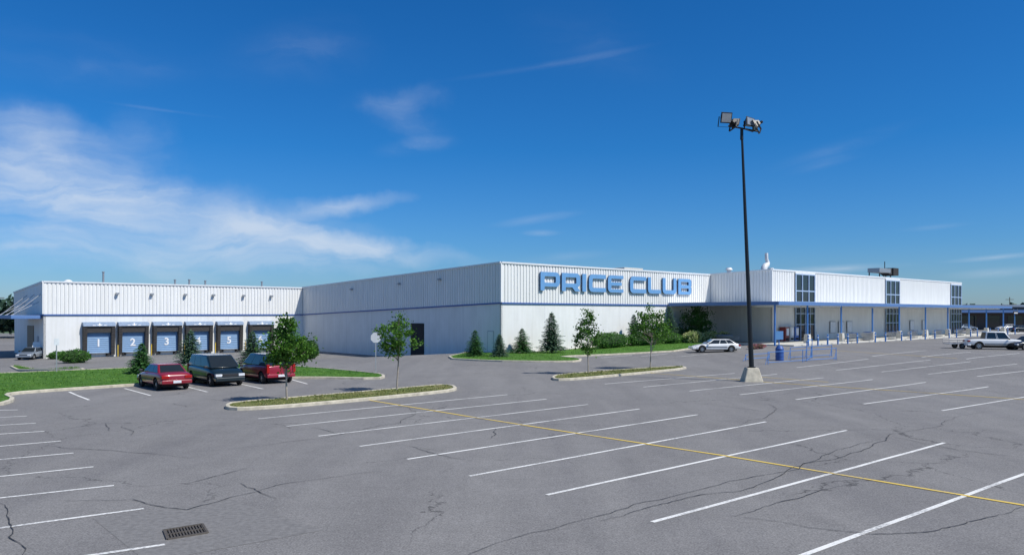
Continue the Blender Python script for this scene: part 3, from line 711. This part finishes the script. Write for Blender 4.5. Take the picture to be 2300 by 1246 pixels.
# ------------------------------------------------------------------ signs & street furniture
def sc_post(px,base,top): 
    p=P(px,base); return p,(base-top)/sc(p)
p,h=sc_post(844,841,768); e=thing('stop_sign',p,'octagonal road sign seen from its bare grey back on thin post','sign',math.radians(20))
m=MB(); m.box(-.03,.03,-.02,.02,0,h+.55); m.build('post',M_steel,e)
m=MB(); r=.36; vs=[(r*math.cos(math.pi/8+i*math.pi/4),-.04,h+.3+r*math.sin(math.pi/8+i*math.pi/4)) for i in range(8)]
m.add(vs+[(v[0],-.025,v[2]) for v in vs],[tuple(range(8)),tuple(range(15,7,-1))]+[(i,8+i,8+(i+1)%8,(i+1)%8) for i in range(8)]); m.build('sign_plate',pmat('sign_back',(.5,.52,.54),.5),e)
p,h=sc_post(127,838,760); e=thing('road_sign',p,'small white rectangular sign on thin post by the lawn','sign',math.radians(40))
m=MB(); m.box(-.03,.03,-.02,.02,0,h); m.build('post',M_steel,e); m=MB(); m.box(-.15,.15,-.045,-.02,h-.45,h); m.build('sign_plate',M_plate,e)
p=P(1751,809); e=thing('rubbish_bin',p,'blue metal drum bin with ribbed sides','bin')
m=MB(); m.cyl((0,0,0),(0,0,.95),.33,.33,n=20)
for z in (.05,.32,.62,.92): m.cyl((0,0,z),(0,0,z+.04),.35,.35,n=20)
m.build('drum',M_blue,e,smooth=True); m=MB(); m.cyl((0,0,.96),(0,0,1.2),.34,.2,n=20); m.build('lid',M_blue,e,smooth=True)
p=P(1755,800); e=thing('cart_sign',p+Vector((0,.6,0)),'blue panel sign on blue post above the cart bay','sign')
m=MB(); m.cyl((0,0,0),(0,0,2.2),.05,n=8); m.build('post',M_rail,e,smooth=True); m=MB(); m.box(-.35,.35,-.09,-.05,1.45,2.2); m.build('sign_plate',M_ltblue,e)
def corral(a,b,h,label,mids=0):
    a=P(*a);b=P(*b); c=(a+b)/2; e=thing('cart_corral',c,label,'cart rail',group='blue tubular cart rails')
    m=MB(); a=a-c;b=b-c
    for z in (.15,h): m.cyl(a+Vector((0,0,z)),b+Vector((0,0,z)),.026,n=6)
    m.build('rail',M_rail,e)
    for k in range(mids+2):
        q=a.lerp(b,k/(mids+1))
        m=MB(); m.cyl(q,q+Vector((0,0,h+.03)),.03,n=6)
        if k in (0,mids+1): m.cyl(q+Vector((-.3,-.3,0)),q+Vector((0,0,h*.7)),.02,n=6)
        m.build('rail_post',M_rail,e)
corral((1725,818),(1878,808),.95,'blue tubular cart rail on the asphalt',1)
corral((1775,806),(1868,800),.95,'blue tubular cart rail on the asphalt',1)
corral((1812,811),(1824,804),1.6,'tall blue tubular end frame of the cart bay')
corral((1675,810),(1728,806),.5,'low blue tubular cart rail on the asphalt')
src=None
for i,s in enumerate([-30,-32.2,-34.5,-37,-39.5,-42,-47,-50,-55,-58,-63,-66.5,-72,-75,-81,-84,-90,-94,-99,-103]):
    p=LW(s,59.8)
    if src is None:
        src=thing('bollard',p,'short blue steel bollard at the store entrance','bollard',group='blue bollards along the shop front')
        m=MB(); m.cyl((0,0,0),(0,0,1.15),.09,n=10); m.cyl((0,0,1.15),(0,0,1.2),.09,.04,n=10); m.build('post',M_rail,src,smooth=True)
        m=MB(); m.cyl((0,0,.85),(0,0,.95),.095,n=10); m.build('reflective_band',M_num,src,smooth=True)
    else: copy_thing(src,p)
def cart():
    e=thing('shopping_cart',(0,0,0),'wire shopping cart nested in a row by the entrance','shopping cart',group='rows of nested shopping carts')
    m=MB(); A=[(-.35,-.22,.45),(.4,-.18,.5),(.4,.18,.5),(-.35,.22,.45)]; T=[(-.42,-.28,.95),(.5,-.22,.85),(.5,.22,.85),(-.42,.28,.95)]
    for i in range(4):
        j=(i+1)%4
        for t in (0,.33,.66,1):
            m.cyl(Vector(A[i]).lerp(Vector(T[i]),t),Vector(A[j]).lerp(Vector(T[j]),t),.009,n=4,caps=False)
        for t in (0,.25,.5,.75):
            m.cyl(Vector(A[i]).lerp(Vector(A[j]),t),Vector(T[i]).lerp(Vector(T[j]),t),.008,n=4,caps=False)
    for t in (.2,.5,.8): m.cyl(Vector(A[0]).lerp(Vector(A[1]),t),Vector(A[3]).lerp(Vector(A[2]),t),.008,n=4)
    m.build('basket',M_steel,e)
    m=MB()
    for y in (-.22,.22): m.cyl((-.4,y,.12),(.45,y*.8,.15),.015,n=5); m.cyl((-.4,y,.12),(-.3,y,.5),.015,n=5); m.cyl((-.42,y*1.2,.9),(-.52,y*1.2,1.02),.014,n=5)
    m.build('frame',M_steel,e)
    m=MB(); m.cyl((-.52,-.28,1.02),(-.52,.28,1.02),.02,n=6); m.build('handle',M_blue,e)
    for x,y in ((-.38,-.22),(-.38,.22),(.42,-.18),(.42,.18)):
        m=MB(); m.cyl((x,y-.015,.06),(x,y+.015,.06),.06,n=10); m.build('wheel',M_black,e)
    return e
c0=cart(); first=True
rows=[(-29.2,51.2,9),(-30.4,50,8),(-31.6,49.6,7),(-43.5,57.0,6),(-47.5,57.0,6),(-50.5,55.6,8),(-55,57,6),(-62,57,6),(-71,57,7),(-80,57,7)]
for rs,rd,n in rows:
    for k in range(n):
        along=k*.32
        if rd<55: q=LW(rs,rd-along); z=RZ+math.pi/2
        else: q=LW(rs-along,rd+1.2); q.z+=.14; z=RZ
        if first: c0.location=q; c0.rotation_euler=(0,0,z); first=False
        else: copy_thing(c0,q,z)
for i,(s,c_,lab) in enumerate(((-38.2,(.25,.03,.03),'red drinks vending machine against the shaded shop wall'),(-39.4,(.6,.6,.58),'white vending machine against the shaded shop wall'),(-40.6,(.05,.15,.45),'blue drinks vending machine against the shaded shop wall'))):
    q=LW(s,52.5); q.z+=.14; e=thing('vending_machine',q,lab,'vending machine',RZ)
    mt=pmat('vending_paint',c_,.4); m=MB(); m.box(-.45,.45,-.38,.38,0,1.75); m.build('cabinet',mt,e,bevel=.02)
    m=MB(); m.box(-.40,.2,.385,.4,.7,1.6); m.build('display_panel',M_num,e); m=MB(); m.box(-.35,.35,.385,.4,.15,.4); m.build('delivery_slot',M_black,e)
for i,s in enumerate((-52,-54.5,-57,-79,-84)):
    q=LW(s,52.0,2.2); e=thing('notice_board',q,'white framed notice board fixed to the shop wall','notice board',RZ,group='notice boards on the shop wall')
    m=MB(); m.box(-.8,.8,-.02,.05,-.8,.8); m.build('frame',M_steel,e); m=MB(); m.box(-.72,.72,.05,.06,-.72,.72); m.build('panel',M_num,e)
e=thing('neighbouring_shop',(118,172,.4),'low dark shop with blue fascia beyond the parking lot','shop',math.radians(-4))
m=MB(); m.box(-18,30,0,20,-.5,5.2); m.build('wall',pmat('brown_wall',(.10,.08,.07),.8),e)
m=MB(); m.box(-19,31,-3,0,3.9,4.5); m.build('canopy',M_fascia,e)
m=MB(); m.box(-18.5,30.5,-.3,20,5.2,5.7); m.build('roof',M_steel,e)
for x in range(-16,30,5):
    m=MB(); m.box(x,x+3.2,-.06,-.01,.6,3.2); m.build('window',M_glass,e)
for x in range(-18,31,6):
    m=MB(); m.cyl((x,-2.6,-.4),(x,-2.6,3.9),.12,n=8); m.build('canopy_post',M_ltblue,e)
e=thing('hanging_sign',(LW(-107.8,58.6,4.4)),'dark rectangular sign hung at the canopy end','sign',RZ)
m=MB(); m.box(-1.2,1.2,-.05,.05,-.45,.1); m.build('sign_plate',M_dark,e); m=MB(); m.box(-1.0,1.0,.05,.06,-.28,-.12); m.build('sign_lettering_band',M_num,e)
for xx in (-1.1,1.05):
    m=MB(); m.box(xx,xx+.05,-.02,.02,.1,.55); m.build('hanger',M_steel,e)
for x,y in ((-101,150),(150,230),(185,235)):
    e=thing('utility_pole',(x,y,gz(x,y)),'wooden utility pole with crossarm','utility pole',group='utility poles')
    m=MB(); m.cyl((0,0,0),(0,0,9),.15,.1,n=8); m.build('pole',M_bark,e); m=MB(); m.box(-1.2,1.2,-.06,.06,8.2,8.35); m.build('crossarm',M_bark,e)
# ------------------------------------------------------------------ vehicles
def paint(name,c,metal=0.0): return pmat(name,c,.32,metal=metal,var=.04,scale=1,coat=.7)
def wheel_obj(e,x,y,R,side):
    w=bpy.data.objects.new('wheel',None); COL.objects.link(w); w.parent=e; w.location=(x,y,R)
    m=MB(); o=.09
    prof=[(R*.62,-o),(R*.9,-o*1.05),(R,-o*.75),(R,o*.75),(R*.9,o*1.05),(R*.62,o)]
    n=24; vs=[(r*math.cos(2*math.pi*i/n),yy,r*math.sin(2*math.pi*i/n)) for r,yy in prof for i in range(n)]
    fs=[(k*n+i,k*n+(i+1)%n,(k+1)*n+(i+1)%n,(k+1)*n+i) for k in range(5) for i in range(n)]
    m.add(vs,fs); m.build('tyre',M_tyre,w,smooth=True)
    m=MB(); yy=side*o*.55; m.cyl((0,-.05,0),(0,yy,0),R*.63,R*.6,n=20)
    m.cyl((0,yy,0),(0,yy+side*.03,0),R*.2,R*.14,n=10)
    for k in range(5):
        a=k*2*math.pi/5; m.cyl((R*.4*math.cos(a),yy+side*.001,R*.4*math.sin(a)),(R*.4*math.cos(a),yy+side*.006,R*.4*math.sin(a)),.04,n=8,mi=1)
    m.build('rim',[M_rim,M_black],w,smooth=True)
def car(loc,heading,st,gh,pm,label,wb,R=.31,zb=.2,cat='car',name='parked_car',lower=None,pillars=(.36,.70),tail='wide',grille=True,group=None,trim=None,roofcol=None):
    e=thing(name,loc,label,cat,heading,group)
    x0,x1=st[0][0],st[-1][0]
    m=MB(); k=12
    for x,zt,hw,zz in st:
        half=[(hw*.86,zz),(hw*.97,zz+.1),(hw*1.0,zz+(zt-zz)*.5),(hw*.985,zt-.16),(hw*.93,zt-.035),(hw*.55,zt)]
        ring=[(x,y,z) for y,z in half]+[(x,-y,z) for y,z in reversed(half)]
        m.v+=ring
    for i in range(len(st)-1):
        for j in range(k): m.f.append((i*k+j,(i+1)*k+j,(i+1)*k+(j+1)%k,i*k+(j+1)%k)); m.m.append(0)
    m.f.append(tuple(range(k-1,-1,-1)));m.m.append(0); m.f.append(tuple((len(st)-1)*k+j for j in range(k)));m.m.append(0)
    m2=m.build('body',[pm,M_under],e)
    bmh=bmesh.new(); bmh.from_mesh(m2.data); bmesh.ops.recalc_face_normals(bmh,faces=bmh.faces); bmh.to_mesh(m2.data); bmh.free()
    sb=m2.modifiers.new('s','SUBSURF'); sb.levels=2; sb.render_levels=2
    cut=MB()
    for x in wb:
        cut.cyl((x,-1.3,R+.02),(x,1.3,R+.02),R*1.2,n=28,mi=0)
    co=cut.build('cutter',[M_under]); 
    bo=m2.modifiers.new('b','BOOLEAN'); bo.object=co; bo.operation='DIFFERENCE'; bo.solver='EXACT'
    co.matrix_world=Matrix.Translation(loc)@Matrix.Rotation(heading,4,'Z')
    bpy.context.view_layer.update()
    dg=bpy.context.evaluated_depsgraph_get(); me=bpy.data.meshes.new_from_object(m2.evaluated_get(dg))
    m2.modifiers.clear(); m2.data=me; bpy.data.objects.remove(co)
    me.polygons.foreach_set('use_smooth',[True]*len(me.polygons)); me.set_sharp_from_angle(angle=math.radians(40))
    hwm=max(s[2] for s in st)
    u=MB(); u.box(x0+.3,x1-.3,-hwm*.72,hwm*.72,zb-.02,.6); u.build('underbody',M_under,e)
    for x in wb:
        for sd_ in (-1,1): wheel_obj(e,x,sd_*(hwm-.13),R,sd_)
    xrb,xrt,xft,xfb,wb_,wt_,zb_,zr=gh
    def cn(x,y,z): return Vector((x,y,z))
    Bm=[cn(xrb,wb_,zb_),cn(xfb,wb_,zb_),cn(xfb,-wb_,zb_),cn(xrb,-wb_,zb_)]
    T=[cn(xrt,wt_,zr-.03),cn(xft,wt_,zr-.03),cn(xft,-wt_,zr-.03),cn(xrt,-wt_,zr-.03)]
    g=MB(); g.hexa([Bm[3],Bm[2],Bm[1],Bm[0],T[3],T[2],T[1],T[0]])
    m3=g.build('cabin',roofcol or pm,e,bevel=.07,smooth=True)
    def pane(a,b,c,d,u0,u1,v0,v1,nm='window'):
        q=lambda u_,v_:(a.lerp(b,u_)).lerp(d.lerp(c,u_),v_)
        p=[q(u0,v0),q(u1,v0),q(u1,v1),q(u0,v1)]
        n=(p[1]-p[0]).cross(p[3]-p[0]).normalized(); cc=(a+b+c+d)/4
        if n.dot(cc-Vector((0,0,(zb_+zr)/2))-Vector(((xrb+xfb)/2,0,0)))<0: n=-n
        mm=MB(); o=[v-n*.01 for v in p]+[v+n*.006 for v in p]; mm.hexa(o); mm.build(nm,M_carglass,e)
    us=[.04]+list(pillars)+[.95]
    for sgn in (0,1):
        a,b,c,d=(Bm[0],Bm[1],T[1],T[0]) if sgn==0 else (Bm[3],Bm[2],T[2],T[3])
        for i in range(len(us)-1): pane(a,b,c,d,us[i]+.01,us[i+1]-.01,.10,.88)
    pane(Bm[1],Bm[2],T[2],T[1],.05,.95,.06,.92,'windscreen'); pane(Bm[0],Bm[3],T[3],T[0],.07,.93,.10,.90,'rear_window')
    hr=st[1][2]; zr_=st[1][1]; hf=st[-2][2]; zf=st[-2][1]
    b=MB(); b.box(x0-.05,x0+.25,-hr*.97,hr*.97,.36,.56); b.build('rear_bumper',lower or pm,e,bevel=.04)
    b=MB(); b.box(x1-.25,x1+.05,-hf*.97,hf*.97,.30,.52); b.build('front_bumper',lower or pm,e,bevel=.04)
    for sg_ in (-1,1):
        b=MB(); a_,c_=sorted((sg_*hr*.5,sg_*hr*.97))
        if tail=='wide': b.box(x0-.02,x0+.2,a_,c_,zr_-.30,zr_-.14)
        else: 
            a_,c_=sorted((sg_*hr*.8,sg_*hr*.985)); b.box(x0-.03,x0+.15,a_,c_,.62,zr_+.02)
        b.build('tail_light',M_tail,e,bevel=.015)
        b=MB(); a_,c_=sorted((sg_*hf*.55,sg_*hf*.96)); b.box(x1-.2,x1+.0,a_,c_,zf-.26,zf-.12); b.build('headlight',M_head,e,bevel=.015)
        b=MB(); xx=gh[3]-.25; a_,c_=sorted((sg_*hwm*.98,sg_*(hwm+.17))); b.box(xx-.05,xx+.06,a_,c_,gh[6]+.0,gh[6]+.13); b.build('wing_mirror',M_blackpl,e,bevel=.02)
        b=MB(); a_,c_=sorted((sg_*(hwm-.02),sg_*(hwm+.012)));
        b.box(wb[0]+R*1.35,wb[1]-R*1.35,a_,c_,.50,.56); b.build('side_moulding',trim or M_blackpl,e)
    b=MB(); b.box(x0-.075,x0-.05,-.2,.2,.40,.53) ; b.build('number_plate',M_plate,e)
    if grille: b=MB(); b.box(x1-.1,x1+.005,-hf*.5,hf*.5,zf-.27,zf-.13); b.build('grille',M_blackpl,e)
    return e
HN=math.atan2(NY,NX)
HI=HN+math.pi
sedan=[(-2.2,.72,.70,.38),(-2.12,.93,.79,.30),(-1.5,.97,.84,.24),(-.6,.95,.855,.22),(.7,.92,.855,.22),(1.3,.86,.84,.23),(1.95,.74,.78,.26),(2.15,.58,.66,.34)]
sgh=(-1.62,-1.0,.35,1.05,.76,.58,.88,1.36)
van=[(-2.2,.98,.80,.40),(-2.15,1.10,.88,.32),(-1.2,1.10,.92,.26),(0,1.08,.93,.25),(1.0,1.04,.92,.25),(1.5,.98,.89,.26),(2.0,.82,.84,.28),(2.18,.62,.72,.36)]
vgh=(-2.12,-1.95,.55,1.45,.85,.70,1.0,1.70)
M_red=paint('red_paint',(.24,.010,.022)); M_red2=paint('maroon_paint',(.28,.009,.03)); M_green=paint('dark_green_paint',(.004,.014,.020)); M_whitep=paint('white_paint',(.82,.82,.80)); M_silver=paint('silver_blue_paint',(.22,.26,.31),.3)
M_blk=paint('black_paint',(.01,.01,.012)); 
G='cars parked nose to the lawn'
car(Vector((-19.0,41.6,0)),HI,sedan,sgh,M_red,'dark red four door sedan parked with its rear outward',(-1.35,1.3),group=G)
car(Vector((-17.0,43.8,0)),HN,van,vgh,M_green,'dark green minivan parked nose outward',(-1.45,1.4),R=.33,cat='van',pillars=(.3,.62),tail='tall',group=G,name='parked_van',lower=M_green)
car(Vector((-14.75,45.6,0)),HI,van,vgh,M_red2,'maroon minivan with dark windows parked beside a young maple',(-1.45,1.4),R=.33,cat='van',pillars=(.3,.62),tail='tall',group=G,name='parked_van',lower=M_red2,roofcol=M_blk)
p=P(71,806); e=car(p,HN-.55,sedan,sgh,M_silver,'silver car with its boot lid raised by the side entrance',(-1.35,1.3))
m=MB(); m.hexa([(-1.7,-.68,.98),(-1.7,.68,.98),(-1.62,.68,.98),(-1.62,-.68,.98),(-2.1,-.66,1.85),(-2.1,.66,1.85),(-2.0,.66,1.87),(-2.0,-.66,1.87)]); m.build('boot_lid',M_whitep,e,bevel=.02)
coupe=[(-2.3,.66,.66,.34),(-2.2,.88,.80,.28),(-1.5,.92,.87,.22),(-.6,.86,.88,.20),(.5,.84,.88,.20),(1.2,.80,.87,.20),(2.0,.66,.82,.22),(2.35,.46,.66,.28)]
p=P(1605,790); car(p,math.pi+.05,coupe,(-2.0,-1.3,.25,1.05,.76,.54,.80,1.28),M_whitep,'low white long-roofed car parked broadside beside the flowers',(-1.4,1.45),pillars=(.30,.58,))
pk=[(-2.5,.95,.80,.45),(-2.45,1.05,.86,.40),(-1.2,1.06,.88,.36),(0,1.05,.89,.34),(1.0,1.05,.89,.34),(1.6,1.03,.88,.34),(2.3,.96,.85,.36),(2.42,.80,.78,.42)]
p=P(2232,784); e=car(p,-.25,pk,(-1.0,-.85,.75,1.3,.80,.68,1.0,1.80),M_whitep,'white pickup truck parked near the shop entrance',(-1.55,1.6),R=.36,cat='pickup truck',pillars=(.45,.50),name='parked_pickup')
m=MB(); m.box(-2.3,-1.1,-.66,.66,1.055,1.075); m.build('cargo_bed',M_blackpl,e)
p=P(2155,782); e=thing('cart_trailer',p,'flat grey utility trailer with side rails','trailer',-.1)
m=MB(); m.box(-1.3,1.1,-.7,.7,.45,.52); m.build('bed',M_steel,e)
m=MB()
for x in (-1.3,-.5,.3,1.1):
    for y in (-.7,.7): m.cyl((x,y,.5),(x,y,.95),.02,n=5)
for y in (-.7,.7): m.cyl((-1.3,y,.95),(1.1,y,.95),.02,n=5); m.cyl((-1.3,y,.72),(1.1,y,.72),.015,n=5)
m.build('side_rail',M_steel,e)
for y in (-.8,.8): wheel_obj(e,-.1,y,.28,1 if y>0 else -1)
p=P(2312,785); car(p,math.pi+.2,sedan,sgh,M_blk,'black sedan partly cut by the edge of the lot',(-1.35,1.3))
Gf='distant cars near the neighbouring shop'
for px,py,mt,hd,lb in ((2215,738,M_red,.1,'red hatchback parked by the far shop'),(2170,742,M_silver,.2,'grey sedan parked by the far shop'),(2262,742,M_whitep,3.2,'white sedan parked by the far shop'),(2295,746,M_green,.1,'dark sedan parked by the far shop')):
    car(P(px,py),hd,sedan,sgh,mt,lb,(-1.35,1.3),group=Gf)
# ------------------------------------------------------------------ sky
w=bpy.data.worlds.new('World'); scene.world=w; w.use_nodes=True; t=w.node_tree; Lk=t.links.new
bg=t.nodes['Background']; bg.inputs[1].default_value=.11
tov=Vector((.566,-.306,.766))
sky=t.nodes.new('ShaderNodeTexSky'); sky.sky_type='NISHITA'; sky.sun_disc=False; sky.sun_elevation=math.radians(50); sky.sun_rotation=math.atan2(tov.x,tov.y); sky.air_density=1.0; sky.dust_density=.4; sky.ozone_density=3.0
tc=t.nodes.new('ShaderNodeTexCoord'); sp=t.nodes.new('ShaderNodeSeparateXYZ'); Lk(tc.outputs['Generated'],sp.inputs[0])
def math_(op,a,b=None,c=None,clamp=False):
    n=t.nodes.new('ShaderNodeMath'); n.operation=op; n.use_clamp=clamp
    for i,x in enumerate((a,b,c)):
        if x is None: continue
        if isinstance(x,(int,float)): n.inputs[i].default_value=x
        else: Lk(x,n.inputs[i])
    return n.outputs[0]
az=math_('ARCTAN2',sp.outputs[0],sp.outputs[1]); el=math_('ARCSINE',sp.outputs[2])
cv=t.nodes.new('ShaderNodeCombineXYZ'); Lk(az,cv.inputs[0]); Lk(el,cv.inputs[1])
elr=t.nodes.new('ShaderNodeMapRange'); elr.inputs[1].default_value=0; elr.inputs[2].default_value=math.radians(60); Lk(el,elr.inputs[0])
rp=t.nodes.new('ShaderNodeValToRGB'); E=rp.color_ramp.elements
E[0].position=0;E[0].color=(.48,.68,1,1);E[1].position=1;E[1].color=(.75,.85,1,1)
for ps,c in ((.08,(.27,.60,1)),(.2,(.12,.55,1)),(.37,(.09,.53,1)),(.6,(.4,.7,1))): q=E.new(ps); q.color=(*c,1)
Lk(elr.outputs[0],rp.inputs[0])
mx=t.nodes.new('ShaderNodeMix'); mx.data_type='RGBA'; mx.blend_type='MULTIPLY'; mx.inputs[0].default_value=1; Lk(sky.outputs[0],mx.inputs[6]); Lk(rp.outputs[0],mx.inputs[7])
wn=t.nodes.new('ShaderNodeTexNoise'); wn.inputs['Scale'].default_value=7; wn.inputs['Detail'].default_value=5; wn.inputs['Roughness'].default_value=.6; Lk(cv.outputs[0],wn.inputs['Vector'])
ws=t.nodes.new('ShaderNodeVectorMath'); ws.operation='SUBTRACT'; ws.inputs[1].default_value=(.5,.5,.5); Lk(wn.outputs['Color'],ws.inputs[0])
wm=t.nodes.new('ShaderNodeVectorMath'); wm.operation='MULTIPLY'; wm.inputs[1].default_value=(.14,.06,0); Lk(ws.outputs[0],wm.inputs[0])
wa=t.nodes.new('ShaderNodeVectorMath'); wa.operation='ADD'; Lk(cv.outputs[0],wa.inputs[0]); Lk(wm.outputs[0],wa.inputs[1])
blobs=[(110,400,290,140,-12,.66),(60,310,200,80,0,.40),(310,350,120,110,-35,.38),(230,480,400,100,-10,.56),(560,510,420,72,-8,.72),(800,545,300,28,-8,.85),(760,462,170,24,5,.7),(330,580,560,50,-2,.42),(600,570,330,40,-5,.42),(40,560,200,50,0,.35),
(890,225,120,34,6,.26),(905,280,110,46,-20,.20),(935,330,100,20,8,.30),(1240,145,260,8,8,.14),(1330,90,220,90,-20,.10),(690,110,190,70,10,.16),(180,135,380,60,5,.14),
(1205,492,110,12,8,.42),(1218,523,50,8,0,.4),(1270,577,120,14,5,.3),(1890,330,180,20,14,.18),(1850,370,100,12,12,.14),(1890,603,170,10,2,.55),(2235,578,130,7,4,.5),(2240,612,140,12,3,.4),(2100,510,90,8,3,.2),(370,248,160,4,-2,.14)]
tot=None
for px,py,sx,sy,rot,amp in blobs:
    a=math.atan((px-CX)/F); b=math.atan((HZ-py)/F*math.cos(a))
    mp=t.nodes.new('ShaderNodeMapping'); mp.vector_type='TEXTURE'; mp.inputs['Location'].default_value=(a,b,0); mp.inputs['Rotation'].default_value=(0,0,math.radians(rot)); mp.inputs['Scale'].default_value=(sx/F*math.cos(a)**2*1.15,sy/F*math.cos(a)*1.25,1)
    Lk(wa.outputs[0] if sy>20 else cv.outputs[0],mp.inputs[0])
    gr=t.nodes.new('ShaderNodeTexGradient'); gr.gradient_type='SPHERICAL'; Lk(mp.outputs[0],gr.inputs[0])
    tot=math_('MULTIPLY_ADD',gr.outputs['Fac'],amp,tot if tot else 0.0)
m3=t.nodes.new('ShaderNodeMapping'); m3.inputs['Scale'].default_value=(6,28,1); m3.inputs['Rotation'].default_value=(0,0,math.radians(-6)); Lk(wa.outputs[0],m3.inputs[0])
fn=t.nodes.new('ShaderNodeTexNoise'); fn.inputs['Scale'].default_value=1; fn.inputs['Detail'].default_value=7; fn.inputs['Roughness'].default_value=.55; fn.inputs['Distortion'].default_value=.5; Lk(m3.outputs[0],fn.inputs['Vector'])
fr=t.nodes.new('ShaderNodeMapRange'); fr.inputs[1].default_value=.28; fr.inputs[2].default_value=.70; fr.inputs[3].default_value=.28; fr.inputs[4].default_value=1.3; Lk(fn.outputs[0],fr.inputs[0])
dn=math_('MULTIPLY',tot,fr.outputs[0]); 
dr=t.nodes.new('ShaderNodeMapRange'); dr.interpolation_type='SMOOTHSTEP'; dr.inputs[1].default_value=-.08; dr.inputs[2].default_value=1.3; dr.inputs[4].default_value=.82; Lk(dn,dr.inputs[0])
d2=math_('MULTIPLY',dr.outputs[0],math_('MULTIPLY',dn,8.0,None,True))
cm_=t.nodes.new('ShaderNodeMix'); cm_.data_type='RGBA'; Lk(d2,cm_.inputs[0]); Lk(mx.outputs[2],cm_.inputs[6]); cm_.inputs[7].default_value=(5.8,6.6,7.7,1)
Lk(cm_.outputs[2],bg.inputs[0])
# sun
sl=bpy.data.lights.new('sun','SUN'); sl.energy=4.6; sl.angle=math.radians(.5); sl.color=(1,.965,.90)
so=bpy.data.objects.new('sun',sl); COL.objects.link(so); so.rotation_euler=(-tov).to_track_quat('-Z','Y').to_euler(); so.location=(40,-20,60)
# camera
cd=bpy.data.cameras.new('camera'); cam=bpy.data.objects.new('camera',cd); COL.objects.link(cam); cam.location=(0,0,H); cam.rotation_euler=(math.pi/2,0,0)
cd.sensor_width=36; cd.lens=F/2300*36; cd.shift_y=(HZ-623)/2300; cd.clip_end=20000; scene.camera=cam
scene.view_settings.view_transform='Standard'; scene.view_settings.look='None'; scene.view_settings.exposure=0
